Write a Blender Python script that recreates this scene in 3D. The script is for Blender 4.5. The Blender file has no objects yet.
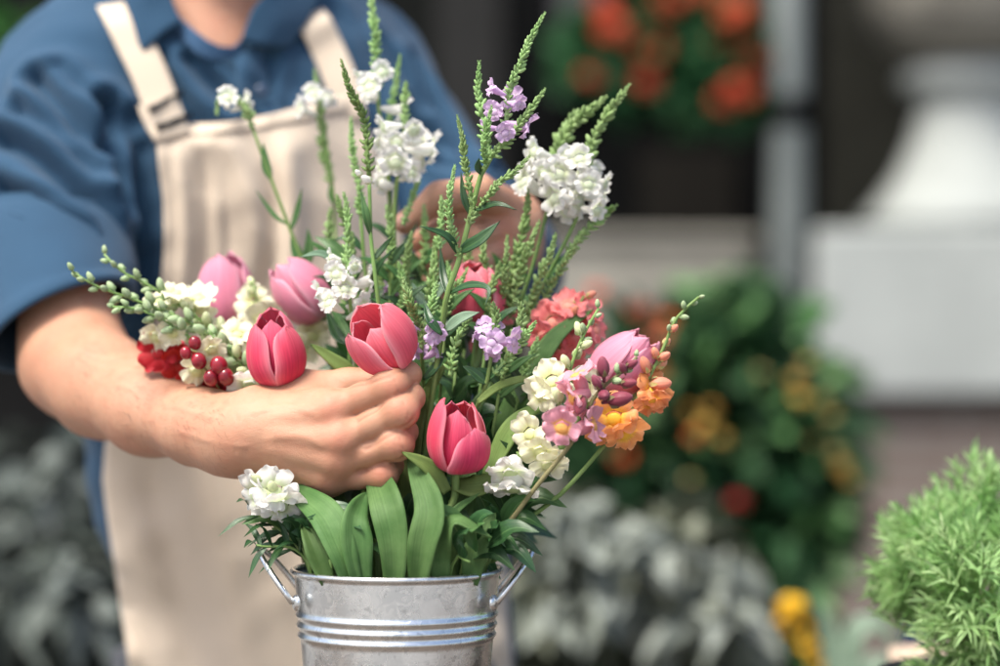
import bpy, bmesh, math, random
import numpy as np
from mathutils import Vector, Matrix, Quaternion
from mathutils.bvhtree import BVHTree

random.seed(7); np.random.seed(7)
S = bpy.context.scene
COL = S.collection
PI = math.pi

# ------------------------------------------------------------------ camera
ZC = 1.25; FOC = 85.0; KP = 36.0 / FOC / 1000.0
cam_d = bpy.data.cameras.new('camera'); cam = bpy.data.objects.new('camera', cam_d); COL.objects.link(cam)
cam.location = (0, 0, ZC); cam.rotation_euler = (PI / 2, 0, 0)
cam_d.lens = FOC; cam_d.sensor_width = 36; cam_d.clip_start = 0.05; cam_d.clip_end = 300
cam_d.dof.use_dof = True; cam_d.dof.focus_distance = 1.475; cam_d.dof.aperture_fstop = 2.4
cam_d.dof.aperture_blades = 0
S.camera = cam

def P(px, py, Y):
    return Vector(((px - 500) * KP * Y, Y, ZC - (py - 333) * KP * Y))
def D(dx, dy, c=0.0):            # right, down, towards the viewer
    return Vector((dx, -c, -dy)).normalized()
def lin(r, g, b):
    f = lambda c: (c / 255 / 12.92) if c / 255 < .04045 else ((c / 255 + .055) / 1.055) ** 2.4
    return (f(r), f(g), f(b), 1)

# ------------------------------------------------------------------ tagging
def tag(o, label=None, cat=None, group=None, kind=None):
    if label: o['label'] = label
    if cat: o['category'] = cat
    if group: o['group'] = group
    if kind: o['kind'] = kind
    return o
def thing(name, label, cat, loc, group=None):
    o = bpy.data.objects.new(name, None); COL.objects.link(o)
    o.empty_display_size = .01
    o.location = loc
    return tag(o, label, cat, group)

class MB:
    """vertices, faces and uv of ONE mesh, in world coordinates"""
    def __init__(s): s.V = []; s.F = []; s.U = []; s.M = []
    def add(s, v, uv=(0, 0)):
        s.V.append(tuple(v)); s.U.append(uv); return len(s.V) - 1
    def face(s, f, m=0): s.F.append(tuple(f)); s.M.append(m)
    def grid(s, fn, nu, nv, wrap=False, m=0, flip=False):
        base = len(s.V)
        for j in range(nv + 1):
            for i in range(nu + (0 if wrap else 1)):
                u, v = i / nu, j / nv
                s.add(fn(u, v), (u, v))
        n = nu if wrap else nu + 1
        for j in range(nv):
            for i in range(nu):
                a = base + j * n + i; b = base + j * n + (i + 1) % n
                q = (a, b, b + n, a + n)
                s.face(q[::-1] if flip else q, m)
    def tube(s, pts, rad, n=8, cap=True, m=0, u0=None):
        pts = [Vector(p) for p in pts]; base = len(s.V); L = len(pts)
        if not hasattr(rad, '__len__'): rad = [rad] * L
        up = None
        for k, p in enumerate(pts):
            d = (pts[min(k + 1, L - 1)] - pts[max(k - 1, 0)])
            d = d.normalized() if d.length > 1e-9 else Vector((0, 0, 1))
            if up is None:
                up = d.orthogonal().normalized()
            else:
                up = (up - d * up.dot(d)); up = up.normalized() if up.length > 1e-6 else d.orthogonal().normalized()
            b = d.cross(up)
            for i in range(n):
                a = 2 * PI * i / n
                s.add(p + (up * math.cos(a) + b * math.sin(a)) * rad[k], (i / n if u0 is None else u0, k / (L - 1)))
        for k in range(L - 1):
            for i in range(n):
                a = base + k * n + i; b2 = base + k * n + (i + 1) % n
                s.face((a, b2, b2 + n, a + n), m)
        if cap:
            s.face([base + i for i in range(n)][::-1], m)
            s.face([base + (L - 1) * n + i for i in range(n)], m)
    def ellip(s, M, nu=10, nv=7, m=0, u0=None, prof=None):
        """unit sphere through matrix M; prof(v) scales the radius along local z"""
        base = len(s.V)
        for j in range(nv + 1):
            th = PI * j / nv
            k = prof(j / nv) if prof else 1
            for i in range(nu):
                a = 2 * PI * i / nu
                s.add(M @ Vector((math.sin(th) * math.cos(a) * k, math.sin(th) * math.sin(a) * k, -math.cos(th))), (i / nu if u0 is None else u0, j / nv))
        for j in range(nv):
            for i in range(nu):
                a = base + j * nu + i; b = base + j * nu + (i + 1) % nu
                s.face((a, b, b + nu, a + nu), m)
    def box(s, lo, hi, m=0):
        x0, y0, z0 = lo; x1, y1, z1 = hi
        i = [s.add(p) for p in ((x0, y0, z0), (x1, y0, z0), (x1, y1, z0), (x0, y1, z0), (x0, y0, z1), (x1, y0, z1), (x1, y1, z1), (x0, y1, z1))]
        for f in ((3, 2, 1, 0), (4, 5, 6, 7), (0, 1, 5, 4), (1, 2, 6, 5), (2, 3, 7, 6), (3, 0, 4, 7)):
            s.face([i[k] for k in f], m)
    def lathe(s, c, prof, n=48, m=0):
        c = Vector(c); base = len(s.V); L = len(prof)
        for k, (r, z) in enumerate(prof):
            for i in range(n):
                a = 2 * PI * i / n
                s.add(c + Vector((r * math.cos(a), r * math.sin(a), z)), (i / n, k / (L - 1)))
        for k in range(L - 1):
            for i in range(n):
                a = base + k * n + i; b = base + k * n + (i + 1) % n
                s.face((a, b, b + n, a + n), m)
    def data(s, name, mats, origin=(0, 0, 0), smooth=True):
        me = bpy.data.meshes.new(name)
        V = np.array(s.V, dtype=np.float64) - np.array(origin)
        me.from_pydata(V.tolist(), [], s.F)
        if not isinstance(mats, (list, tuple)): mats = [mats]
        for m in mats: me.materials.append(m)
        uvl = me.uv_layers.new(name='UVMap')
        li = np.empty(len(me.loops), dtype=np.int32); me.loops.foreach_get('vertex_index', li)
        uvl.data.foreach_set('uv', np.array(s.U, dtype=np.float32)[li].ravel())
        if len(mats) > 1: me.polygons.foreach_set('material_index', np.array(s.M, dtype=np.int32))
        me.polygons.foreach_set('use_smooth', np.full(len(me.polygons), smooth))
        me.update()
        return me
    def build(s, name, mats, parent=None, smooth=True, bevel=0, solid=0, subsurf=0):
        org = parent_world(parent) if parent else Vector((0, 0, 0))
        o = bpy.data.objects.new(name, s.data(name, mats, org, smooth)); COL.objects.link(o)
        if parent: o.parent = parent
        if bevel:
            b = o.modifiers.new('bevel', 'BEVEL'); b.width = bevel; b.segments = 2; b.limit_method = 'ANGLE'
        if solid:
            b = o.modifiers.new('solid', 'SOLIDIFY'); b.thickness = solid; b.offset = 0
        if subsurf:
            b = o.modifiers.new('sub', 'SUBSURF'); b.levels = subsurf; b.render_levels = subsurf
        return o
def parent_world(o):
    v = Vector(o.location)
    while o.parent: o = o.parent; v += Vector(o.location)
    return v
def put(me, name, parent, loc, M3, sc=1.0):
    """instance of a shared part mesh (mesh z axis = M3's third column)"""
    o = bpy.data.objects.new(name, me); COL.objects.link(o); o.parent = parent
    q = M3.to_quaternion(); o.rotation_mode = 'QUATERNION'; o.rotation_quaternion = q
    o.location = Vector(loc) - parent_world(parent); o.scale = (sc,) * 3
    return o
def frame(d, up=Vector((0, 0, 1)), roll=0.0):
    z = Vector(d).normalized(); u = Vector(up)
    if abs(z.dot(u.normalized())) > .985: u = Vector((0, -1, .1))
    x = u.cross(z).normalized(); y = z.cross(x)
    M = Matrix((x, y, z)).transposed()
    return M @ Matrix.Rotation(roll, 3, 'Z') if roll else M
def M4(loc, M3, sx=1, sy=1, sz=1):
    return Matrix.Translation(loc) @ M3.to_4x4() @ Matrix.Diagonal((sx, sy, sz, 1))
def crv(pts, n=24):
    """Catmull-Rom through points"""
    pts = [Vector(p) for p in pts]
    if len(pts) == 2: return [pts[0].lerp(pts[1], i / n) for i in range(n + 1)]
    q = [pts[0] * 2 - pts[1]] + pts + [pts[-1] * 2 - pts[-2]]
    # chord-length sampling
    segs = len(pts) - 1
    ln = [(pts[i + 1] - pts[i]).length for i in range(segs)]; tot = sum(ln)
    out = []
    for k in range(n + 1):
        s = tot * k / n; i = 0
        while i < segs - 1 and s > ln[i]: s -= ln[i]; i += 1
        t = min(1, s / ln[i])
        a, b, c, d = q[i], q[i + 1], q[i + 2], q[i + 3]
        out.append(.5 * (2 * b + (c - a) * t + (2 * a - 5 * b + 4 * c - d) * t * t + (3 * b - a - 3 * c + d) * t ** 3))
    return out
def at_t(path, t):
    f = t * (len(path) - 1); i = min(int(f), len(path) - 2)
    return path[i].lerp(path[i + 1], f - i), (path[i + 1] - path[i]).normalized()

# pseudo noise, vectorised
_rs = np.random.RandomState(3)
_nd = _rs.normal(size=(24, 3)); _nd /= np.linalg.norm(_nd, axis=1)[:, None]; _np = _rs.uniform(0, 6.28, 24); _nf = _rs.uniform(.6, 1.7, 24)
def wob(p, scale, lo=0, hi=12):
    p = np.asarray(p, dtype=np.float64) * scale
    r = 0
    for k in range(lo, hi): r = r + np.sin(p @ _nd[k] * _nf[k] * 2 * PI + _np[k] + 1.5 * np.sin(p @ _nd[(k + 5) % 24] * 3.1))
    return r / math.sqrt(hi - lo)

# ------------------------------------------------------------------ materials
class NT:
    def __init__(s, name):
        s.m = bpy.data.materials.new(name); s.m.use_nodes = True
        s.t = s.m.node_tree; s.b = s.t.nodes['Principled BSDF']; s.o = s.t.nodes['Material Output']
    def n(s, typ, **kw):
        nd = s.t.nodes.new('ShaderNode' + typ)
        for k, v in kw.items():
            if k in nd.inputs.keys(): nd.inputs[k].default_value = v
            else: setattr(nd, k, v)
        return nd
    def l(s, a, b): s.t.links.new(a, b)
    def math(s, op, a, b=None, clamp=False):
        nd = s.n('Math', operation=op); nd.use_clamp = clamp
        for i, v in enumerate((a, b)):
            if v is None: continue
            if isinstance(v, (int, float)): nd.inputs[i].default_value = v
            else: s.l(v, nd.inputs[i])
        return nd.outputs[0]
    def mix(s, f, a, b, mode='MIX'):
        nd = s.n('MixRGB', blend_type=mode)
        for i, v in enumerate((f, a, b)):
            if isinstance(v, (int, float)): nd.inputs[i].default_value = v
            elif isinstance(v, tuple): nd.inputs[i].default_value = v if len(v) == 4 else (*v, 1)
            else: s.l(v, nd.inputs[i])
        return nd.outputs[0]
    def noise(s, scale, detail=3, rough=.55, vec=None, coord='Object'):
        nd = s.n('TexNoise', Scale=scale, Detail=detail, Roughness=rough)
        if vec is None: vec = s.n('TexCoord').outputs[coord]
        s.l(vec, nd.inputs['Vector']); return nd.outputs['Fac']
    def ramp(s, f, stops):
        nd = s.n('ValToRGB'); e = nd.color_ramp.elements
        while len(e) < len(stops): e.new(.5)
        for k, (p, c) in enumerate(stops): e[k].position = p; e[k].color = c if len(c) == 4 else (*c, 1)
        s.l(f, nd.inputs[0]); return nd.outputs[0]
    def bump(s, h, strength=.3, dist=.001):
        nd = s.n('Bump', Strength=strength, Distance=dist); s.l(h, nd.inputs['Height']); s.l(nd.outputs[0], s.b.inputs['Normal']); return nd
    def set(s, **kw):
        for k, v in kw.items():
            k = k.replace('_', ' ')
            if isinstance(v, (int, float)): s.b.inputs[k].default_value = v
            elif isinstance(v, tuple): s.b.inputs[k].default_value = v if len(v) != 3 or k == 'Subsurface Radius' else (*v, 1)
            else: s.l(v, s.b.inputs[k])
    def transl(s, fac, col):
        t = s.n('BsdfTranslucent'); m = s.n('MixShader'); m.inputs[0].default_value = fac
        if isinstance(col, tuple): t.inputs[0].default_value = col if len(col) == 4 else (*col, 1)
        else: s.l(col, t.inputs[0])
        s.l(s.b.outputs[0], m.inputs[1]); s.l(t.outputs[0], m.inputs[2]); s.l(m.outputs[0], s.o.inputs['Surface'])

def simple(name, col, rough=.6, var=.25, scale=30, metal=0, spec=.4, bump=0, bscale=120):
    n = NT(name)
    f = n.noise(scale, 4, .6)
    c1 = tuple(c * (1 - var) for c in col[:3]); c2 = tuple(min(1, c * (1 + var)) for c in col[:3])
    n.set(Base_Color=n.ramp(f, [(.3, c1), (.7, c2)]), Roughness=rough, Metallic=metal, Specular_IOR_Level=spec)
    if bump: n.bump(n.noise(bscale, 4), bump, .002)
    return n.m

def petal(name, main, base, edge, vein=.25, tr=.3, rough=.45, basepos=.22, edgeamt=.7, sat=0):
    n = NT(name)
    uv = n.n('TexCoord').outputs['UV']; sp = n.n('SeparateXYZ'); n.l(uv, sp.inputs[0])
    u, v = sp.outputs[0], sp.outputs[1]
    c = n.ramp(v, [(.02, base), (basepos, main), (1, main)])
    e = n.math('MULTIPLY', n.math('ABSOLUTE', n.math('SUBTRACT', u, .5)), 2)
    tipw = n.math('POWER', v, 5.0)
    e = n.math('MAXIMUM', n.math('POWER', e, 4.5), n.math('MULTIPLY', tipw, .55))
    c = n.mix(n.math('MULTIPLY', e, edgeamt), c, edge)
    mp = n.n('Mapping'); mp.inputs['Scale'].default_value = (26, 1.3, 1); n.l(uv, mp.inputs[0])
    st = n.noise(1.0, 3, .6, mp.outputs[0])
    dark = tuple(x * (1 - vein) * (.8 if i else 1) for i, x in enumerate(main[:3]))
    f = n.math('MULTIPLY', n.math('SUBTRACT', st, .42), 3.0, True)
    c = n.mix(n.math('MULTIPLY', f, .55), c, (*dark, 1))
    rnd = n.n('ObjectInfo').outputs['Random']
    hs = n.n('HueSaturation'); n.l(c, hs.inputs['Color'])
    n.l(n.math('ADD', n.math('MULTIPLY', rnd, .16), .92), hs.inputs['Value'])
    n.l(n.math('ADD', n.math('MULTIPLY', rnd, .012), .494), hs.inputs['Hue'])
    c = hs.outputs[0]
    n.set(Base_Color=c, Roughness=rough, Specular_IOR_Level=.22, Sheen_Weight=.12)
    n.bump(st, .4, .0012)
    n.transl(tr, c)
    return n.m

def leafm(name, c1, c2, tr=.25, rough=.42, veins=14, midrib=None, spec=.4, hue=.02):
    n = NT(name)
    tc = n.n('TexCoord'); uv = tc.outputs['UV']; sp = n.n('SeparateXYZ'); n.l(uv, sp.inputs[0])
    u = sp.outputs[0]
    f = n.noise(38, 4, .6, tc.outputs['Object'])
    c = n.ramp(f, [(.32, c1), (.7, c2)])
    mp = n.n('Mapping'); mp.inputs['Scale'].default_value = (veins, .6, 1); n.l(uv, mp.inputs[0])
    st = n.noise(1.0, 2, .5, mp.outputs[0])
    c = n.mix(n.math('MULTIPLY', n.math('SUBTRACT', st, .25, True), .95), c, tuple(x * .45 for x in c1[:3]) + (1,))
    if midrib:
        e = n.math('LESS_THAN', n.math('ABSOLUTE', n.math('SUBTRACT', u, .5)), .03)
        c = n.mix(n.math('MULTIPLY', e, .6), c, midrib)
    rnd = n.n('ObjectInfo').outputs['Random']
    hs = n.n('HueSaturation'); n.l(c, hs.inputs['Color'])
    n.l(n.math('ADD', n.math('MULTIPLY', rnd, .3), .85), hs.inputs['Value'])
    n.l(n.math('ADD', n.math('MULTIPLY', rnd, hue), .5 - hue / 2), hs.inputs['Hue'])
    c = hs.outputs[0]
    n.set(Base_Color=c, Roughness=rough, Specular_IOR_Level=spec)
    n.bump(st, .45, .001)
    n.transl(tr, c)
    return n.m

def scatterleaf(name, stops, tr=.2, rough=.55):
    """leaves of one mesh; uv.x holds a random number per leaf"""
    n = NT(name)
    sp = n.n('SeparateXYZ'); n.l(n.n('TexCoord').outputs['UV'], sp.inputs[0])
    c = n.ramp(sp.outputs[0], stops)
    n.set(Base_Color=c, Roughness=rough, Specular_IOR_Level=.3)
    n.transl(tr, c)
    return n.m

def cloth(name, c, weave=1400, var=.12, rough=.85, sheen=.25, bumpw=.25):
    n = NT(name)
    tc = n.n('TexCoord').outputs['Object']
    f = n.noise(9, 5, .6, tc)
    base = n.ramp(f, [(.3, tuple(x * (1 - var) for x in c[:3])), (.7, tuple(min(1, x * (1 + var)) for x in c[:3]))])
    w1 = n.n('TexWave', Scale=weave * .16, Distortion=.6, bands_direction='X'); n.l(tc, w1.inputs['Vector'])
    w2 = n.n('TexWave', Scale=weave * .16, Distortion=.6, bands_direction='Z'); n.l(tc, w2.inputs['Vector'])
    w = n.math('MULTIPLY', w1.outputs['Fac'], w2.outputs['Fac'])
    fine = n.noise(420, 2, .5, tc)
    base = n.mix(n.math('MULTIPLY', fine, .22), base, tuple(x * .6 for x in c[:3]) + (1,))
    n.set(Base_Color=base, Roughness=rough, Specular_IOR_Level=.25, Sheen_Weight=sheen)
    n.b.inputs['Sheen Roughness'].default_value = .6
    n.bump(n.math('ADD', w, n.math('MULTIPLY', f, 2.0)), bumpw, .0012)
    return n.m

# petals
m_tulip = petal('tulip_pink', (.74, .042, .115), (.75, .40, .25), (.92, .36, .43), .42, .34, .58, edgeamt=.95)
m_tulip_soft = petal('tulip_rose', (.82, .13, .215), (.8, .5, .35), (.95, .52, .57), .30, .38, .58, edgeamt=.95)
m_tulip_pale = petal('tulip_pale', (.84, .30, .43), (.82, .6, .5), (.90, .60, .68), .2, .35)
m_white = petal('white_petal', (.86, .87, .83), (.62, .74, .40), (.9, .9, .88), .07, .45, basepos=.42)
m_lilac = petal('lilac_petal', (.70, .48, .74), (.70, .62, .66), (.82, .68, .86), .18, .3, basepos=.3)
m_cream = petal('cream_petal', (.84, .84, .60), (.74, .78, .36), (.90, .90, .78), .08, .3, basepos=.3)
m_mauve = petal('mauve_petal', (.78, .36, .45), (.90, .50, .07), (.88, .58, .66), .25, .35, basepos=.2)
m_orange = petal('orange_petal', (.90, .36, .13), (.96, .60, .05), (.92, .48, .30), .2, .35, basepos=.3)
m_coral = petal('coral_petal', (.88, .24, .25), (.86, .40, .3), (.90, .42, .42), .25, .3)
m_red = petal('red_petal', (.42, .008, .018), (.35, .01, .015), (.55, .02, .04), .4, .2)
m_bud_rose = petal('rose_bud', (.22, .040, .065), (.17, .16, .06), (.42, .14, .19), .3, .12, .4, .2)
m_bud_coral = petal('coral_bud', (.82, .33, .20), (.48, .55, .2), (.86, .42, .30), .15, .2, basepos=.35)
m_bud_cream = petal('cream_bud', (.66, .74, .42), (.34, .48, .19), (.80, .84, .62), .1, .25, basepos=.45)
m_bud_green = petal('green_bud', (.38, .50, .27), (.24, .38, .15), (.56, .66, .45), .2, .2)
m_berry = simple('berry', (.22, .010, .020), .18, .5, 90, spec=.6)
# greens
m_stem = leafm('stem_green', (.17, .29, .075), (.27, .40, .13), .1, .45, 8)
m_stem_d = leafm('stem_brown', (.20, .19, .075), (.30, .27, .12), .08, .5, 8)
m_spike = leafm('spike_green', (.25, .42, .13), (.40, .55, .24), .2, .5, 6)
m_spike_d = leafm('spike_dark_green', (.15, .28, .07), (.25, .38, .12), .15, .5, 6)
m_tleaf = leafm('tulip_leaf', (.075, .175, .045), (.175, .30, .105), .3, .52, 48, spec=.25)
m_tleaf_l = leafm('tulip_leaf_light', (.23, .36, .10), (.36, .48, .17), .4, .5, 48, spec=.25)
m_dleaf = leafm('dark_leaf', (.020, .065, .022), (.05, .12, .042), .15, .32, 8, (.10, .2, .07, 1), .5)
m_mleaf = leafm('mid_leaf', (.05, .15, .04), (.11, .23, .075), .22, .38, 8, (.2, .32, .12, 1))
m_gleaf = leafm('grey_green_leaf', (.16, .27, .17), (.26, .37, .25), .2, .5, 12)
# ------------------------------------------------------------------ plant parts
BK = Vector(P(397, 567.5, 1.50))          # centre of the bucket's mouth
RIM = 103 * KP * 1.5                    # its radius
def sink(ax, ay=0.0, dz=-.11):          # a point inside the bucket, in rim radii
    return BK + Vector((ax * RIM, ay * RIM, dz))

def tobucket(pts):
    """bend a stem so that it enters the bucket's mouth instead of its wall"""
    pts = [Vector(p) for p in pts]; rz = BK.z + .004
    for i in range(1, len(pts)):
        if pts[i].z < rz: break
    p, s = pts[i - 1], pts[i]
    if p.z <= rz: return pts
    t = (p.z - rz) / max(1e-6, p.z - s.z); c = p.lerp(s, t); v = Vector((c.x - BK.x, c.y - BK.y, 0)); lim = RIM * .88
    if v.length > lim: v = v.normalized() * lim
    return pts[:i] + [Vector((BK.x + v.x, BK.y + v.y, rz)), Vector((BK.x + v.x * .70, BK.y + v.y * .70, rz - .09))]

def tulip_petal(R, H, opn, seed, wide=1.0, inner=False, bend=0.0, hs=1.0):
    rs = random.Random(seed); a1, a2, a3 = rs.uniform(0, 6), rs.uniform(0, 6), rs.uniform(-1, 1)
    b0, b1, b2, b3 = (.10 * R, 0), (1.22 * R, -.03 * H), ((1.18 + .35 * opn) * R, .62 * H * hs), ((.30 + opn) * R, H * hs * (1 + .03 * a3))
    mb = MB(); asym = rs.uniform(-.12, .12)
    def fn(u, v):
        t = v; s = 1 - t
        r = s**3 * b0[0] + 3 * s * s * t * b1[0] + 3 * s * t * t * b2[0] + t**3 * b3[0]
        z = s**3 * b0[1] + 3 * s * s * t * b1[1] + 3 * s * t * t * b2[1] + t**3 * b3[1]
        q = max(v, .012)
        hw = wide * .99 * R * math.sin(min(1, q / .46) * PI / 2) ** .85
        if q > .46: hw *= max(0.0, 1 - ((q - .46) / .54) ** 2.9) ** .62
        if v >= 1: hw = .0
        x = (u - .5) * 2
        rho = max(r * 1.02, .62 * R)
        ph = x * hw / rho + asym * v
        rip = .034 * R * math.sin(6 * v + a1 + 2.5 * x) * abs(x) ** 1.5 + .030 * R * math.sin(6 * x + a2) * v ** 3 + .012 * R * math.sin(15 * x + a1) * v ** 2
        crease = -.045 * R * math.exp(-(x / .13) ** 2) * math.sin(PI * min(1, v * 1.05)) if not inner else .02 * R * math.exp(-(x / .13) ** 2)
        edge = .05 * R * abs(x) ** 4 * v
        rr = r - rho * (1 - math.cos(ph)) + rip + crease + edge + bend * R * v * v
        zz = z - .05 * H * x * x * v
        return (rr, rho * math.sin(ph), zz)
    mb.grid(fn, 16, 22)
    return mb

def tulip_head(root, base, axis, R, H, opn, seed, mat, roll=0, opens=None, wides=None, hs=None):
    M = frame(axis, Vector((0, -1, 0)), roll)
    for k in range(6):
        inner = k >= 3
        az = (k % 3) * 2 * PI / 3 + (PI / 3 if inner else 0)
        o_ = opn if opens is None else opens[k]
        w_ = 1.0 if wides is None else wides[k]
        h_ = (.97, .9, 1.0, .93, 1.0, .96)[(k + seed) % 6] if hs is None else hs[k]
        pm = tulip_petal(R * (.86 if inner else 1), H, o_, seed * 17 + k, w_, inner, 0, h_)
        A = M4(base, M) @ Matrix.Rotation(az, 4, 'Z')
        pm.V = [tuple(A @ Vector(p)) for p in pm.V]
        o = pm.build('petal', mat, root, solid=.0007)

def blade(mb, path, width, face, fold=.18, twist=0.0, prof=None, nu=6, ruf=0.0, seed=0, curl=0.0):
    """leaf blade along path; face = direction its upper side looks to"""
    face = Vector(face).normalized(); L = len(path) - 1
    rs = random.Random(seed); a1 = rs.uniform(0, 6)
    prof = prof or (lambda v: math.sin(PI * min(1, .04 + .96 * v) ** .8) ** .75 if v < 1 else 0)
    fr = []
    for k, p in enumerate(path):
        d = (path[min(k + 1, L)] - path[max(k - 1, 0)]).normalized()
        s = d.cross(face)
        if s.length < .05: s = d.orthogonal()
        s.normalize(); n = s.cross(d).normalized()
        if twist:
            q = Quaternion(d, twist * k / L); s = q @ s; n = q @ n
        fr.append((p, s, n))
    def fn(u, v):
        k = v * L; i = min(int(k), L - 1); f = k - i
        p = fr[i][0].lerp(fr[i + 1][0], f); s = fr[i][1].lerp(fr[i + 1][1], f); n = fr[i][2].lerp(fr[i + 1][2], f)
        x = (u - .5) * 2; w = width * .5 * max(0, prof(v))
        lift = fold * abs(x) * w + curl * w * x * x + ruf * w * math.sin(11 * v + a1 + 2 * x) * x * x
        return p + s * (x * w) + n * lift
    mb.grid(fn, nu, L)

def leaf_part(root, pts, width, face=(0, -1, .35), mat=None, name='leaf', fold=.2, twist=0, prof=None, ruf=.12, seed=0, n=20, curl=0, solid=.0006):
    mb = MB(); blade(mb, crv(pts, n), width, face, fold, twist, prof, 6, ruf, seed, curl)
    return mb.build(name, mat, root, solid=solid)

lance = lambda v: (math.sin(PI * min(1, .03 + .97 * v) ** .75) ** 1.0) if v < 1 else 0
broad = lambda v: (min(1, .55 + 1.1 * v) * (max(0, 1 - v ** 2.6)) ** .8)

# --- shared blossoms (z axis = the way the blossom looks, y = its upper side)
def snap_blossom(seed, L=.013, R=.0048, lobe=.0105, palv=.05, flare=False):
    rs = random.Random(seed); mb = MB()
    def tube(u, v):
        a = 2 * PI * u
        r = R * (.45 + .62 * math.sin(PI * min(1, v * .80 + .12)) ** .9) * (1 + .10 * math.cos(2 * a))
        if flare: r = R * (.26 + .80 * min(1, v * 1.25) ** .75 - .10 * max(0, v - .75) * 4) * (1 + .07 * math.cos(2 * a) + .04 * math.sin(3 * a + seed))
        return (r * math.cos(a), r * math.sin(a) + (.16 * L * v * v if flare else 0), L * v)
    mb.grid(lambda u, v: tube(u, v), 14, 8, True)
    for i in range(len(mb.U)): mb.U[i] = (.3 + .4 * mb.U[i][0], .55)
    for k, (az, w, ln, up) in enumerate(((62, .9, 1.1, .75), (118, .9, 1.1, .75), (205, .8, .95, .35), (270, .82, .85, .25), (335, .8, .95, .35))):
        az = math.radians(az + rs.uniform(-13, 13)); ca, sa = math.cos(az), math.sin(az)
        a1 = rs.uniform(0, 6); ll = lobe * ln * rs.uniform(.82, 1.18); spread = up + rs.uniform(-.1, .15)
        def fn(u, v, ca=ca, sa=sa, a1=a1, ll=ll, w=w, spread=spread):
            x = (u - .5) * 2; hw = ll * .78 * w * (.42 + .58 * math.sin(PI * min(1, .12 + v * .62))) * (1 - max(0, v - .72) ** 2 * 4.2)
            ang = v * (1.35 - spread * .5)
            rad = R * .78 + ll * math.sin(ang) * .92; z = L * .98 + ll * .66 * (math.cos(ang * 1.25) * .35 + spread * v - .35) - .15 * lobe * x * x
            ripple = lobe * v * (.17 * math.sin(3.6 * x + a1) + .09 * math.sin(8 * x + a1 * 2) + .10 * math.sin(5 * v + a1 * 3))
            y = x * hw
            return (rad * ca - y * sa, rad * sa + y * ca + (.16 * L if flare else 0), z + ripple)
        mb.grid(fn, 8, 8)
    # the palate closing the throat
    st = len(mb.V)
    mb.ellip(Matrix.Translation((0, -R * .22 + (.15 * L if flare else 0), L * .94)) @ Matrix.Diagonal((R * .92, R * .80, R * .40, 1)), 10, 7)
    for i in range(st, len(mb.U)): mb.U[i] = (.5, palv)
    return mb
def physo_floret(seed, L=.015, R=.0042):
    rs = random.Random(seed); mb = MB(); a0 = rs.uniform(-.2, .2)
    def fn(u, v):
        a = 2 * PI * u
        t = min(1, v / .72)
        r = R * (.30 + .70 * t ** .8); z = L * t; y0 = .18 * L * t * t
        x, y = r * math.cos(a) * (.82 + .1 * t), r * math.sin(a) * 1.05
        if v > .72:
            f = (v - .72) / .28
            up = max(0, math.sin(a)); dn = max(0, -math.sin(a + a0))
            lob = .55 + .45 * abs(math.cos(1.5 * (a + PI / 2)))
            ext = R * f * (1.05 * up ** .6 * .55 + 1.25 * dn ** .5 * lob + .35)
            x += ext * math.cos(a) * .9; y += ext * math.sin(a) * (.55 if math.sin(a) > 0 else 1.0)
            z += L * f * (.34 * up + .20 * dn - .16 * f) + .0005 * math.sin(7 * a) * f
        return (x, y + y0, z)
    mb.grid(fn, 20, 12, True)
    return mb
def bud_mesh(L=.0105, R=.0031, seed=0):
    mb = MB()
    mb.ellip(Matrix.Translation((0, 0, L * .48)) @ Matrix.Diagonal((R, R * .92, L * .52, 1)), 12, 9, prof=lambda v: 1 + .16 * math.sin(PI * v * 1.2) - .15 * v)
    st = [(0, 0, -.003), (0, 0, .0006)]
    mb.tube(st, [.0007, .0012], 6)
    for i in range(5):
        a = i * 2 * PI / 5 + .3
        pts = [Vector((math.cos(a) * R * k, math.sin(a) * R * k, L * z)) for k, z in ((.25, .0), (.95, .12), (1.12, .30), (1.06, .42))]
        b = len(mb.V); blade(mb, crv(pts, 5), R * .8, (math.cos(a), math.sin(a), .2), .1, nu=2)
        for q in range(b, len(mb.U)): mb.U[q] = (mb.U[q][0], .02)
    return mb
SN = [snap_blossom(i) for i in range(5)]; PH = [snap_blossom(40 + i, .0175, .0043, .0078, .22, True) for i in range(5)]; BUD = bud_mesh()
_cache = {}
def shared(kind, i, mat):
    k = (kind, i, mat.name)
    if k not in _cache:
        src = {'snap': SN, 'physo': PH, 'bud': [BUD]}[kind]
        _cache[k] = src[i % len(src)].data({'snap': 'blossom', 'physo': 'floret', 'bud': 'bud'}[kind], mat)
    return _cache[k]

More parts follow.
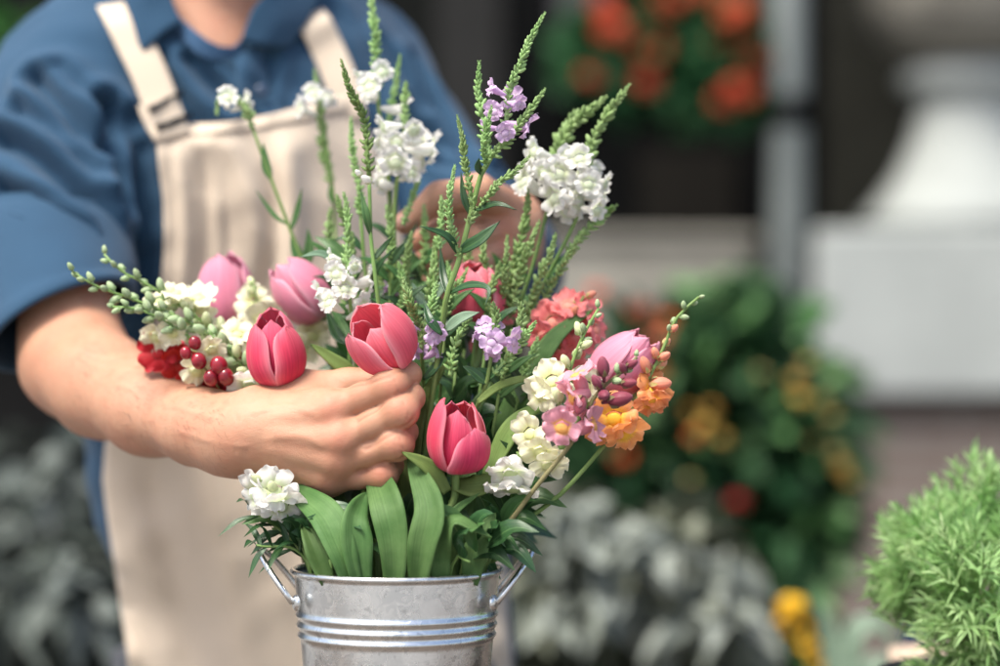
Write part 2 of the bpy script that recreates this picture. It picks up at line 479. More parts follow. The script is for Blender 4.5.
def spike(root, pts, mat, size=1.0, n=None, stem_r=.0012, wid=1.0, name='bud_spike', bare=.0):
    """tapering spike of small four-ranked buds; pts run from the tip down"""
    pts = [Vector(p) for p in pts]; _r = random.Random(int(abs(pts[0].x + pts[0].z) * 1e5))
    pts = pts[:1] + [p + Vector((_r.uniform(-.0016, .0016), _r.uniform(-.002, .002), 0)) for p in pts[1:-1]] + pts[-1:]
    path = crv(pts, 30); L = sum((path[i + 1] - path[i]).length for i in range(30))
    mb = MB(); mb.tube(path, [.0005 + stem_r * (i / 30) for i in range(31)], 6, u0=.5)
    step = .00265 * size; k = 0; s = 0.0
    rs = random.Random(int(abs(path[0].x) * 1e5))
    while s < L * (1 - bare):
        t = s / L; p, d = at_t(path, min(t, .999)); d = -d          # d points to the tip
        g = min(1, .28 + t * 2.1) * size
        for q in range(4 if t > .05 else 3):
            a = q * PI / 2 + (k % 2) * PI / 4 + rs.uniform(-.35, .35)
            M = frame(d); rad = M @ Vector((math.cos(a), math.sin(a), 0))
            ax = (rad * (.42 + .55 * t) * wid + d * (1.0 - .30 * t)).normalized()
            gg = g * rs.choice((.7, .9, 1, 1.05, 1.25)); ln = .0024 * gg * rs.uniform(.85, 1.25); w = .00122 * gg * rs.uniform(.85, 1.2)
            mb.ellip(M4(p + rad * .0006 + ax * ln * .8, frame(ax), w, w, ln), 6, 5, u0=rs.random(), prof=lambda v: 1.15 - .5 * v)
        s += step * (.55 + .80 * min(1, t * 1.8)) * rs.uniform(.8, 1.25); k += 1
    return mb.build(name, mat, root)

def stem_part(root, path, r0, r1, mat, name='stem'):
    mb = MB(); n = len(path)
    mb.tube(path, [r0 + (r1 - r0) * i / (n - 1) for i in range(n)], 8)
    return mb.build(name, mat, root)

def floret_cluster(root, A, B, n, mat, R=.5, sc=1.0, seed=0, name='floret', lean=.25, cam_bias=.35):
    rs = random.Random(seed); ax = (B - A).normalized()
    n = max(2, int(n * .60)); sc *= .96
    for i in range(n):
        t = (i + .5) / n; a = i * 2.399 + rs.uniform(-.3, .3)
        M = frame(-ax); rad = M @ Vector((math.cos(a), math.sin(a), 0))
        rad = (rad + Vector((0, -cam_bias, 0))).normalized()
        d = (rad + Vector((rs.uniform(-.3, .3), 0, rs.uniform(-.35, .45)))).normalized()
        put(shared('physo', i, mat), name, root, A.lerp(B, t) + rad * .001, frame(d, Vector((0, 0, 1)), rs.uniform(-.3, .3)), sc * rs.uniform(.72, 1.15) * (.72 + .28 * min(1, t * 3)))

def obedient(label, root_at, stem, spikes=(), clusters=(), leaves=(), petalm=None, group=None, spm=None, ssize=1.0, seed=0, r=.0017, name='obedient_plant', buds=(), stm=None):
    """stem: world points from top to the bucket; spikes: lists of points from the tip; clusters: (A, B, n, scale)"""
    root = thing(name, label, 'flower', root_at, group)
    stem_part(root, crv(tobucket(stem), 26), r * .7, r, stm or m_stem)
    for sp in spikes:
        sz = ssize
        if isinstance(sp, tuple): sp, sz = sp
        spike(root, sp, spm or m_spike, sz)
    for i, (A, B, n, sc) in enumerate(clusters):
        floret_cluster(root, A, B, n, petalm, sc=sc, seed=seed * 10 + i)
    for i, lf in enumerate(leaves):
        pts, w = lf[0], lf[1]; m = lf[2] if len(lf) > 2 else m_mleaf
        leaf_part(root, pts, w, (.15 * (-1) ** i, -1, .55), m, prof=lance, seed=seed + i, n=12, fold=.3)
    for (p, s) in buds:
        put(shared('bud', 0, petalm), 'bud', root, p, frame(D(random.uniform(-1, 1), -.4, .6)), s)
    return root

def snapdragon(label, root_at, stem, buds=(), blooms=(), petalm=None, budm=None, stm=None, leaves=(), r=.0017, seed=0, tips=0, name='snapdragon', needle=None, group=None):
    root = thing(name, label, 'flower', root_at, group)
    path0 = [Vector(p) for p in stem]; path = crv(stem, 30); rs = random.Random(seed + 99)
    pathb = crv(tobucket(stem), 34); stem_part(root, pathb, r * .45, r, stm or m_stem)
    for b in buds:
        t0, t1, n, s0, s1, m = b[:6]; open_ = b[6] if len(b) > 6 else .7
        for i in range(n):
            f = i / max(1, n - 1); p, d = at_t(path, t0 + (t1 - t0) * f); a = i * 2.3 + rs.uniform(-.3, .3) + seed
            M = frame(-d); rad = M @ Vector((math.cos(a), math.sin(a), 0))
            ax = (rad * (open_ + .5 * f) - d * 1.0).normalized()
            sc = s0 + (s1 - s0) * f
            put(shared('bud', 0, m), 'bud', root, p + rad * .002 * sc, frame(ax, roll=rs.uniform(0, 6)), sc * rs.uniform(.88, 1.12))
    for i, bl in enumerate(blooms):
        p, d, sc = bl[:3]; m = bl[3] if len(bl) > 3 else petalm
        M = frame(d, Vector((0, 0, 1)), bl[4] if len(bl) > 4 else rs.uniform(-.25, .25))
        put(shared('snap', i, m), 'blossom', root, Vector(p) - Vector(d) * .013 * sc, M, sc)
    for i, lf in enumerate(leaves):
        leaf_part(root, lf[0], lf[1], (.1, -1, .5), lf[2] if len(lf) > 2 else m_mleaf, prof=lance, seed=seed + i, n=12, fold=.25)
    if needle:
        t0, t1, n, ln, m = needle
        for i in range(n):
            p, d = at_t(pathb, t0 + (t1 - t0) * i / n); a = i * 2.4
            if p.z < BK.z + .006: continue
            rad = frame(-d) @ Vector((math.cos(a), math.sin(a), 0)); l = ln * rs.uniform(.7, 1.2)
            q = p + (rad - d * .6).normalized() * l
            leaf_part(root, [p, p.lerp(q, .5) + Vector((0, 0, .002)), q + Vector((0, 0, -.003))], .0042, (rad.x * .3, -.7, .7), m, prof=lance, n=6, seed=i, solid=0)
    return root

def scatter(mb, blobs, lw, ll, seed=0, asp=None, droop=.3, shell=.6):
    """many small bent leaves through ellipsoid blobs: (centre, (rx,ry,rz), n)"""
    rs = random.Random(seed)
    for c, rad, n in blobs:
        for _ in range(n):
            d = Vector((rs.gauss(0, 1), rs.gauss(0, 1), rs.gauss(0, 1))).normalized()
            f = shell + (1 - shell) * rs.random() if rs.random() < .75 else rs.random()
            p = Vector(c) + Vector((d.x * rad[0], d.y * rad[1], d.z * rad[2])) * f
            a = (d + Vector((rs.gauss(0, .5), rs.gauss(0, .5), rs.gauss(.25, .5)))).normalized()
            s = a.orthogonal().normalized(); s = Quaternion(a, rs.uniform(0, 6.28)) @ s; nn = s.cross(a)
            L = ll * rs.uniform(.6, 1.25); W = lw * rs.uniform(.7, 1.2) * .5; u = rs.random()
            b = len(mb.V)
            for t, w in ((0, .12), (.35, 1), (.7, .8), (1, .08)):
                q = p + a * (L * t) - Vector((0, 0, droop * L * t * t))
                mb.add(q - s * W * w, (u, t)); mb.add(q + nn * W * .25 * w, (u, t)); mb.add(q + s * W * w, (u, t))
            for k in range(3):
                r0 = b + k * 3
                mb.face((r0, r0 + 1, r0 + 4, r0 + 3)); mb.face((r0 + 1, r0 + 2, r0 + 5, r0 + 4))
# ------------------------------------------------------------------ bucket
def galvanised():
    n = NT('galvanised_steel'); tc = n.n('TexCoord').outputs['Object']
    wn = n.n('TexNoise', Scale=60.0); n.l(tc, wn.inputs['Vector']); v = n.n('TexVoronoi', Scale=130.0); n.l(n.mix(.06, tc, wn.outputs['Color']), v.inputs['Vector'])
    sp = n.n('SeparateXYZ'); n.l(v.outputs['Color'], sp.inputs[0])
    big = n.noise(14, 4, .6, tc); fine = n.noise(160, 3, .6, tc)
    mp = n.n('Mapping'); mp.inputs['Scale'].default_value = (8, 8, 900); n.l(tc, mp.inputs[0])
    brushed = n.noise(1.0, 3, .6, mp.outputs[0])
    c = n.ramp(sp.outputs[0], [(0, (.66, .68, .69)), (1, (.82, .83, .83))])
    c = n.mix(n.math('MULTIPLY', n.math('GREATER_THAN', fine, .63), .35), c, (.28, .29, .29, 1))
    r = n.math('ADD', n.math('MULTIPLY', sp.outputs[1], .05), n.math('MULTIPLY', big, .30))
    n.set(Base_Color=c, Metallic=1.0, Roughness=n.math('ADD', r, .10))
    n.bump(n.math('ADD', n.math('MULTIPLY', sp.outputs[2], .12), n.math('ADD', n.math('MULTIPLY', big, 1.2), n.math('MULTIPLY', brushed, .15))), .22, .0012)
    return n.m
m_galv = galvanised()
zB = BK.z - .168
bucket = thing('metal_bucket', 'small galvanised steel bucket holding the cut flowers', 'bucket', (BK.x, BK.y, zB))
def rb(d): return RIM * (1 - .055 * d / (60 * KP * 1.5))     # radius at depth d below the rim
prof = [(0, 0), (rb(.168) - .004, 0), (rb(.168), .004)]
zs = [.164 - k * .004 for k in range(0, 41)]
for d in zs:
    r = rb(d)
    for c in (.0300, .0365, .0430): r += .0016 * math.exp(-((d - c) / .0019) ** 2)
    for c in (.125, .132): r += .0016 * math.exp(-((d - c) / .0019) ** 2)
    prof.append((r, .168 - d))
fine_prof = []
for d in np.linspace(.164, .004, 150):
    r = rb(d)
    for c in (.0290, .0355, .0420, .125, .1325): r += .0017 * math.exp(-((d - c) / .0018) ** 2)
    fine_prof.append((r, .168 - d))
prof = prof[:3] + fine_prof
for a in range(0, 13):                                       # rolled rim
    t = -PI / 2 + a * 2 * PI / 12 * .9
    prof.append((RIM + .0005 + .0019 * math.cos(t), .1665 + .0019 * math.sin(t)))
for d in np.linspace(.006, .166, 12): prof.append((rb(d) - .0012, .168 - d))
prof.append((0, .002))
mb = MB(); mb.lathe((BK.x, BK.y, zB), prof, 96); mb.build('pail', m_galv, bucket)
for side in (-1, 1):
    mb = MB(); pts = []
    for k in range(25):
        a = PI * k / 24
        y = .030 * math.cos(a); out = .030 * math.sin(a) ** .85
        pts.append((BK.x + side * (RIM * .955 + out * .78 + .001), BK.y - y * 1.05, BK.z - .019 + out * 1.02))
    path = [Vector(p) for p in pts]
    mb.tube(path, .0019, 10)
    mb.build('handle', m_galv, bucket)
    for e in (path[0], path[-1]):
        mb = MB(); inward = Vector((BK.x, BK.y, e.z)) - e
        M = frame(-inward.normalized())
        mb.ellip(M4(e - M @ Vector((0, 0, .0022)), M, .0052, .0052, .0022), 14, 8)
        mb.build('rivet', m_galv, bucket)
mb = MB()
mb.lathe((BK.x, BK.y, 0), [(0, BK.z - .035), (rb(.035) - .004, BK.z - .035)], 40)
mw = simple('dark_water', (.012, .018, .012), .08, .2, 40)
mb.build('water', mw, bucket)

# ------------------------------------------------------------------ tulips
def tulip(label, base, axis, R, H, opn, seed, mat, sinkp, mid=(), leaves=(), roll=0, opens=None, wides=None, sr=.0027, hs=None):
    root = thing('tulip', label, 'tulip', base)
    base = Vector(base); axis = Vector(axis).normalized()
    tulip_head(root, base, axis, R, H, opn, seed, mat, roll, opens, wides, hs)
    path = crv(tobucket([base + axis * .002, base - axis * .02] + list(mid) + [sinkp]), 26)
    stem_part(root, path, sr * .92, sr, m_stem)
    mb = MB(); mb.ellip(M4(base + axis * .003, frame(axis), sr * 1.7, sr * 1.7, .004), 12, 7); mb.build('receptacle', m_stem, root)
    for i, l in enumerate(leaves):
        leaf_part(root, l[0], l[1], l[3] if len(l) > 3 else (0, -1, .3), l[2], fold=l[4] if len(l) > 4 else .22, twist=l[5] if len(l) > 5 else 0, prof=broad if len(l) < 7 else l[6], ruf=.10, seed=seed * 7 + i, n=26, solid=.0009)
    return root
px = lambda w: w * KP * 1.47

tulip('pink tulip with closed upright petals above the wrist', P(280, 385, 1.512), D(-.13, -1, .10), .0180, .0505, .12, 1, m_tulip, sink(-.35, .1), [P(300, 470, 1.535)],
      [([P(362, 586, 1.452), P(356, 548, 1.450), P(355, 518, 1.454), P(366, 492, 1.474)], px(36), m_tleaf, (.25, -1, .2), .3, .25),
       ([P(353, 586, 1.450), P(340, 548, 1.448), P(322, 512, 1.462), P(280, 482, 1.50)], px(38), m_tleaf, (.3, -1, .35), .3, -.3),
       ], roll=.50, opens=[.28, .30, .12, .16, .12, .10], hs=[.80, .77, 1.0, .84, .93, .95], wides=[1.06, 1.06, 1, .9, 1, 1])
tulip('half open pink tulip lying on the forefinger', P(401, 364, 1.486), D(-.55, -.70, .42), .0192, .0440, .20, 2, m_tulip_soft, sink(-.05, .05), [P(408, 400, 1.53)],
      [([P(395, 586, 1.453), P(394, 540, 1.450), P(385, 498, 1.462), P(368, 455, 1.515)], px(38), m_tleaf, (-.25, -1, .2), .32, .2),
       ([P(405, 540, 1.50), P(411, 455, 1.51), P(424, 402, 1.512), P(448, 360, 1.51)], px(26), m_tleaf_l, (-.4, -1, .2)),
       ([P(364, 382, 1.53), P(337, 363, 1.525), P(311, 344, 1.52)], px(18), m_tleaf_l, (.2, -1, .5)),
       ], roll=.35, opens=[.46, .52, .50, .20, .40, .25], hs=[.92, 1.0, .96, .80, .86, .92])
tulip('pink tulip with parted petals standing low in front of the leaves', P(456, 471, 1.468), D(.08, -1, .20), .0186, .0470, .18, 3, m_tulip, sink(.05, -.25), [P(440, 520, 1.47)],
      [([P(418, 586, 1.450), P(424, 545, 1.442), P(430, 505, 1.447), P(408, 452, 1.478)], px(36), m_tleaf, (-.5, -1, .1), .35, .5),
       ([P(440, 584, 1.45), P(440, 545, 1.445), P(455, 521, 1.44), P(474, 528, 1.438), P(492, 538, 1.44)], px(30), m_tleaf, (.1, -.7, .7), .1, -.5),
       ([P(447, 492, 1.468), P(430, 468, 1.462), P(402, 452, 1.458)], px(18), m_tleaf_l, (-.2, -1, .6)),
       ([P(452, 486, 1.475), P(478, 487, 1.470), P(500, 474, 1.475)], px(28), m_tleaf_l, (.1, -.8, .8), .3, .3),
       ([P(430, 545, 1.462), P(455, 512, 1.462), P(480, 493, 1.465)], px(11), m_tleaf, (0, -1, .6), .4)],
      roll=.30, opens=[.30, .42, .20, .16, .14, .20], hs=[1.02, .64, .92, .86, .95, .92], wides=[.86, 1.12, 1, .95, 1, 1])
tulip('pale pink tulip standing blurred beside the beige apron', P(229, 330, 1.63), D(-.06, -1, .08), .0205, .0530, .20, 4, m_tulip_pale, sink(-.4, .5), [P(290, 440, 1.58)], roll=1.2)
tulip('pale pink tulip leaning left behind the white spike', P(324, 316, 1.60), D(-.62, -.72, .15), .0190, .0470, .22, 5, m_tulip_pale, sink(-.2, .5), [P(350, 420, 1.57)], [([P(328, 584, 1.455), P(314, 548, 1.46), P(302, 518, 1.475)], px(26), m_tleaf, (.3, -1, .3), .3, .2), ([P(345, 584, 1.48), P(346, 530, 1.49), P(338, 490, 1.51)], px(30), m_tleaf, (.2, -1, .2), .3)], roll=.4)
tulip('pink tulip half hidden below the far hand', P(478, 322, 1.555), D(-.05, -1, .2), .0190, .0400, .15, 6, m_tulip_soft, sink(.15, .35), [P(460, 420, 1.54)], [([P(446, 586, 1.475), P(452, 540, 1.475), P(464, 500, 1.485), P(474, 462, 1.50)], px(34), m_tleaf, (-.3, -1, .2), .3, .3), ([P(470, 584, 1.46), P(478, 545, 1.458), P(496, 512, 1.465)], px(28), m_tleaf, (.1, -1, .4), .3, -.3), ([P(440, 560, 1.50), P(462, 470, 1.51), P(470, 420, 1.52), P(492, 380, 1.53)], px(30), m_tleaf, (-.4, -1, .2), .25, .4)], roll=1.0)
tulip('pale pink tulip leaning right behind the snapdragon buds', P(601, 388, 1.515), D(.62, -.70, .18), .0185, .0470, .18, 7, m_tulip_pale, sink(.5, .2), [P(560, 450, 1.515)],
      [([P(482, 520, 1.525), P(503, 445, 1.525), P(524, 388, 1.525), P(556, 337, 1.53), P(594, 309, 1.54)], px(36), m_tleaf, (-.5, -.9, .3)),
       ([P(488, 478, 1.495), P(513, 428, 1.49), P(550, 399, 1.492)], px(26), m_tleaf_l, (-.4, -.9, .4)),
       ([P(478, 402, 1.49), P(500, 386, 1.488), P(527, 379, 1.487), P(541, 388, 1.487)], px(11), m_tleaf_l, (0, -.8, .7))], roll=.5)

# ------------------------------------------------------------------ obedient plants
Y = 1.485
obedient('lilac obedient plant with the tallest green spikes, in the middle of the bouquet', P(443, 330, Y),
    [P(506, 139, Y), P(491, 157, Y), P(480, 178, Y), P(460, 257, Y), P(447, 295, Y), P(442, 330, Y + .01), P(425, 450, 1.51), sink(.05, .05)],
    [[P(545, 13, Y - .01), P(530, 40, Y - .008), P(517, 70, Y - .005), P(511, 90, Y), P(505, 139, Y)],
     [P(479, 62, Y + .01), P(477, 90, Y + .01), P(481, 122, Y + .005), P(490, 157, Y)],
     [P(545, 89, Y - .01), P(527, 116, Y - .01), P(510, 136, Y - .005), P(490, 158, Y)],
     ([P(492, 107, Y - .02), P(487, 128, Y - .02), P(484, 148, Y - .015), P(486, 165, Y)], .85),
     ([P(457, 116, Y), P(463, 138, Y), P(466, 160, Y), P(471, 205, Y), P(469, 225, Y)], .8),
     ([P(455, 165, Y - .01), P(453, 190, Y - .01), P(451, 212, Y - .01), P(456, 240, Y - .005), P(460, 256, Y)], .8),
     ([P(530, 156, Y - .01), P(513, 172, Y - .01), P(497, 186, Y - .01), P(478, 212, Y), P(471, 218, Y)], .8)],
    [(P(508, 92, Y - .004), P(500, 138, Y - .004), 13, .80)],
    [([P(471, 216, Y), P(464, 198, Y), P(461, 172, Y + .003)], px(7), m_dleaf), ([P(474, 211, Y), P(497, 204, Y - .01), P(517, 210, Y - .015)], px(7), m_dleaf),
     ([P(481, 174, Y), P(478, 167, Y - .005), P(479, 158, Y - .008)], px(9), m_dleaf), ([P(459, 252, Y), P(480, 240, Y - .01), P(500, 221, Y - .012)], px(15), m_dleaf),
     ([P(458, 254, Y), P(446, 236, Y - .01), P(420, 226, Y - .018)], px(9), m_dleaf), ([P(450, 293, Y), P(470, 285, Y - .01), P(489, 289, Y - .02), P(485, 306, Y - .024)], px(8), m_dleaf),
     ([P(448, 296, Y), P(443, 275, Y + .01), P(440, 245, Y + .016)], px(8), m_dleaf), ([P(446, 330, Y), P(462, 318, Y - .006), P(480, 312, Y - .01)], px(13), m_gleaf),
     ([P(442, 335, Y), P(430, 320, Y), P(424, 300, Y + .01)], px(10), m_dleaf)],
    m_lilac, ssize=1.0, seed=1, r=.0023)
Y = 1.515
obedient('slender green spike with two white buds, in front of the apron strap', P(376, 300, Y),
    [P(369, 172, Y), P(370, 208, Y), P(371, 240, Y), P(378, 300, Y), P(390, 420, 1.535), sink(-.1, .1)],
    [[P(341, 60, Y - .01), P(352, 92, Y - .006), P(364, 119, Y), P(369, 146, Y), P(369, 176, Y)]],
    [], [([P(371, 236, Y), P(366, 215, Y - .004), P(361, 190, Y)], px(8), m_mleaf), ([P(373, 260, Y), P(385, 246, Y), P(393, 236, Y - .006)], px(7), m_dleaf)],
    m_white, seed=2, buds=[(P(360, 175, Y - .005), .55), (P(371, 182, Y - .008), .8)], spm=m_spike_d, ssize=1.05)
Y = 1.60
obedient('tall white obedient plant against the blue shirt, its tip above the picture', P(392, 300, Y),
    [P(376, 60, Y), P(379, 110, Y), P(387, 165, Y), P(390, 210, Y), P(392, 300, Y), sink(-.1, .6)],
    [[P(370, -14, Y), P(372, 15, Y), P(375, 45, Y), P(377, 90, Y)], ([P(400, 55, Y + .02), P(398, 80, Y + .02), P(388, 125, Y + .01)], .8)],
    [(P(373, 68, Y), P(379, 112, Y), 9, .95)], [([P(391, 240, Y), P(380, 228, Y), P(362, 222, Y)], px(8), m_dleaf)], m_white, seed=3, ssize=1.15, r=.002)
Y = 1.585
obedient('white obedient plant with the fullest florets beside the far thumb', P(396, 300, Y),
    [P(405, 122, Y), P(399, 165, Y), P(394, 220, Y), P(396, 300, Y), sink(.0, .55)],
    [([P(406, 82, Y), P(407, 100, Y), P(404, 128, Y)], .9), ([P(420, 178, Y), P(414, 196, Y), P(403, 225, Y)], .8)],
    [(P(406, 122, Y), P(397, 190, Y), 19, 1.08)], [([P(396, 260, Y), P(408, 240, Y), P(418, 222, Y)], px(8), m_dleaf)], m_white, seed=4, r=.002)
Y = 1.528
obedient('white obedient plant between the two front tulips', P(353, 350, Y),
    [P(346, 250, Y), P(349, 290, Y), P(353, 330, Y), P(358, 385, 1.54), sink(-.2, 0)],
    [[P(344, 193, Y), P(346, 220, Y), P(347, 250, Y), P(349, 285, Y)]],
    [(P(346, 258, Y), P(345, 322, Y), 17, .88)],
    [([P(372, 298, Y + .02), P(376, 270, Y + .01), P(396, 246, Y)], px(7), m_dleaf), ([P(341, 268, Y + .01), P(322, 254, Y + .006), P(300, 257, Y)], px(9), m_gleaf),
     ([P(350, 345, Y + .01), P(337, 335, Y + .015), P(325, 305, Y + .02)], px(12), m_dleaf), ([P(352, 350, Y + .01), P(345, 330, Y + .02), P(322, 290, Y + .03)], px(10), m_mleaf)],
    m_white, seed=5, ssize=.95)
Y = 1.555
obedient('white obedient plant at the right with the longest arching spike', P(545, 270, Y),
    [P(592, 160, Y), P(578, 215, Y), P(548, 275, Y), P(520, 335, Y), P(490, 420, Y - .01), sink(.3, .4)],
    [([P(629, 86, Y - .01), P(611, 112, Y - .008), P(595, 142, Y), P(584, 180, Y)], 1.35), ([P(616, 206, Y - .01), P(603, 214, Y), P(580, 240, Y), P(566, 256, Y)], 1.15),
     ([P(556, 235, Y - .015), P(546, 262, Y - .01), P(532, 300, Y), P(522, 335, Y)], 1.2), ([P(583, 232, Y - .02), P(566, 258, Y - .01), P(552, 285, Y), P(535, 320, Y)], 1.1)],
    [(P(590, 165, Y - .01), P(578, 216, Y - .01), 16, 1.15)], [([P(545, 280, Y), P(560, 262, Y), P(578, 248, Y)], px(8), m_mleaf)], m_white, seed=6, spm=m_spike)
Y = 1.565
obedient('white obedient plant at the right with the shorter thick spike', P(530, 270, Y),
    [P(556, 150, Y), P(548, 205, Y), P(530, 275, Y), P(508, 335, Y), P(480, 420, Y), sink(.2, .5)],
    [([P(606, 98, Y - .01), P(588, 112, Y - .008), P(568, 134, Y), P(554, 165, Y)], 1.5), ([P(575, 112, Y + .01), P(565, 130, Y + .01), P(553, 165, Y)], 1.4),
     ([P(528, 190, Y - .02), P(524, 220, Y - .015), P(512, 270, Y - .01), P(505, 300, Y)], 1.2), ([P(540, 222, Y - .02), P(530, 250, Y - .02), P(515, 300, Y - .01), P(505, 335, Y)], 1.2),
     ([P(507, 236, Y - .03), P(506, 265, Y - .03), P(500, 300, Y - .02), P(494, 335, Y)], 1.0)],
    [(P(556, 156, Y - .01), P(549, 204, Y - .01), 17, 1.15)], [([P(528, 285, Y), P(518, 262, Y), P(514, 236, Y)], px(9), m_mleaf)], m_white, seed=7)
Y = 1.50
obedient('lilac obedient plant with two short spikes beside the half open tulip', P(420, 370, Y),
    [P(420, 322, Y), P(421, 345, Y), P(423, 375, Y + .01), P(425, 450, 1.53), sink(0, .15)],
    [[P(403, 279, Y - .01), P(411, 302, Y - .008), P(418, 326, Y), P(421, 345, Y)], [P(437, 283, Y), P(432, 304, Y), P(425, 328, Y), P(421, 348, Y)]],
    [(P(424, 328, Y), P(422, 362, Y), 9, .78)], [([P(423, 380, Y), P(436, 366, Y), P(447, 350, Y)], px(9), m_dleaf)], m_lilac, seed=8, ssize=1.05)
Y = 1.49
obedient('lilac obedient plant facing out above the low front tulip', P(490, 380, Y),
    [P(494, 318, Y), P(492, 345, Y), P(486, 385, Y), P(465, 440, Y + .02), sink(.2, .05)],
    [[P(536, 322, Y - .01), P(523, 338, Y - .008), P(508, 356, Y), P(494, 374, Y)], [P(471, 316, Y), P(463, 332, Y), P(455, 350, Y), P(450, 376, Y)],
     [P(514, 302, Y), P(521, 304, Y), P(522, 316, Y), P(517, 330, Y), P(505, 352, Y)], ([P(493, 303, Y), P(494, 318, Y), P(494, 340, Y)], .9)],
    [(P(496, 332, Y - .008), P(488, 352, Y - .008), 11, .86)], [([P(487, 384, Y), P(473, 372, Y), P(462, 366, Y)], px(12), m_dleaf), ([P(487, 380, Y), P(500, 366, Y), P(512, 360, Y)], px(9), m_mleaf)], m_lilac, seed=9)
Y = 1.57
obedient('small lilac obedient plant, blurred between white spike and far hand', P(400, 330, Y),
    [P(402, 285, Y), P(400, 310, Y), P(400, 350, Y), sink(0, .5)], [([P(408, 250, Y), P(405, 272, Y), P(401, 300, Y)], .8)],
    [(P(400, 292, Y), P(399, 314, Y), 7, .72)], [], m_lilac, seed=10)
Y = 1.62
obedient('lone stem with a curled tip and one white floret over the apron bib', P(302, 265, Y),
    [P(252, 126, Y), P(264, 160, Y), P(279, 200, Y), P(291, 232, Y), P(308, 275, Y), P(325, 330, Y), sink(-.3, .5)],
    [([P(217, 114, Y), P(217, 104, Y), P(225, 98, Y), P(239, 102, Y), P(248, 111, Y), P(253, 130, Y)], 1.05)],
    [(P(226, 108, Y), P(230, 113, Y), 2, 1.0)],
    [([P(271, 180, Y), P(266, 166, Y), P(263, 142, Y)], px(10), m_mleaf), ([P(291, 230, Y), P(297, 212, Y), P(302, 188, Y)], px(7), m_mleaf),
     ([P(288, 225, Y), P(274, 215, Y), P(256, 190, Y)], px(5), m_mleaf), ([P(304, 268, Y), P(296, 250, Y), P(291, 232, Y)], px(12), m_mleaf), ([P(305, 270, Y), P(309, 250, Y), P(308, 228, Y)], px(12), m_mleaf)],
    m_white, seed=11, r=.0016)
Y = 1.66
obedient('blurred pale green spike with faint white florets over the bib', P(335, 260, Y),
    [P(320, 110, Y), P(327, 150, Y), P(334, 200, Y), P(338, 260, Y), sink(-.2, .7)],
    [([P(314, 70, Y), P(318, 100, Y), P(325, 150, Y), P(331, 185, Y)], 1.1)], [(P(316, 102, Y), P(320, 118, Y), 5, 1.0)],
    [([P(335, 205, Y), P(331, 194, Y), P(331, 182, Y)], px(8), m_mleaf)], m_white, seed=12)
Y = 1.57
obedient('thin green bud spike close behind the slender front spike', P(362, 260, Y),
    [P(356, 170, Y), P(360, 205, Y), P(364, 260, Y), P(370, 330, Y), sink(-.15, .45)],
    [([P(351, 118, Y), P(354, 148, Y), P(359, 185, Y), P(361, 215, Y)], .95), ([P(337, 195, Y - .02), P(343, 212, Y - .02), P(352, 240, Y - .01)], .8)], [], [([P(362, 250, Y), P(350, 238, Y), P(333, 240, Y)], px(9), m_dleaf)], m_white, seed=13)
Y = 1.53
obedient('green spikes without florets in front of the far hand', P(436, 290, Y),
    [P(437, 240, Y), P(434, 280, Y), P(432, 330, Y), P(430, 420, Y), sink(.05, .25)],
    [([P(441, 196, Y), P(440, 215, Y), P(437, 250, Y)], .8), ([P(434, 245, Y), P(432, 268, Y), P(431, 300, Y), P(430, 330, Y)], 1.15), ([P(468, 268, Y), P(460, 285, Y), P(448, 300, Y), P(438, 318, Y)], .75)],
    [], [([P(434, 300, Y), P(444, 284, Y), P(458, 276, Y)], px(10), m_gleaf), ([P(434, 310, Y), P(420, 298, Y), P(412, 282, Y)], px(12), m_gleaf), ([P(433, 330, Y), P(446, 322, Y), P(462, 322, Y)], px(13), m_dleaf)], m_white, seed=14)

# ------------------------------------------------------------------ snapdragons
Y = 1.535
snapdragon('cream and green snapdragon lying out to the left over the sleeve', P(237, 361, Y),
    [P(72, 271, Y - .01), P(96, 286, Y - .008), P(135, 300, Y), P(180, 318, Y), P(212, 336, Y), P(240, 364, Y), P(300, 440, Y + .01), sink(-.5, .1)],
    [(.0, .16, 13, .55, .85, m_bud_green), (.17, .34, 12, .85, 1.05, m_bud_green), (.32, .45, 9, 1.0, 1.25, m_bud_cream)],
    [(P(159, 300, Y + .01), D(-.1, -.9, .4), .8), (P(198, 297, Y + .02), D(-.1, -.9, .5), .95), (P(203, 319, Y + .02), D(.1, -.5, .8), .95), (P(155, 337, Y + .02), D(-.4, .4, .7), .9),
     (P(198, 371, Y), D(.2, .4, .8), .95), (P(238, 333, Y + .01), D(.2, -.7, .6), .85), (P(250, 386, Y - .01), D(.2, .5, .8), 1.15, m_white), (P(212, 350, Y - .01), D(.3, .3, .8), .8)],
    m_cream, needle=None, seed=1)
snapdragon('green snapdragon tip with small buds above the one lying over the sleeve', P(176, 305, Y),
    [P(104, 254, Y + .01), P(121, 271, Y + .01), P(145, 283, Y + .01), P(170, 299, Y + .01), P(205, 325, Y + .015), P(250, 390, Y + .02), sink(-.55, .2)],
    [(.0, .14, 10, .5, .85, m_bud_green), (.15, .34, 13, .85, 1.15, m_bud_cream)], [(P(176, 292, Y + .01), D(.1, -.9, .4), .75)], m_cream, seed=2)
snapdragon('short green snapdragon tip lowest of the three over the sleeve', P(160, 318, Y),
    [P(113, 307, Y - .01), P(133, 308, Y - .01), P(155, 316, Y - .005), P(190, 338, Y), P(240, 395, Y + .01), sink(-.6, .1)],
    [(.0, .16, 12, .6, .95, m_bud_green), (.18, .36, 9, .9, 1.1, m_bud_cream)], [(P(172, 333, Y), D(-.2, .3, .9), .75)], m_cream, seed=3)
Y = 1.58
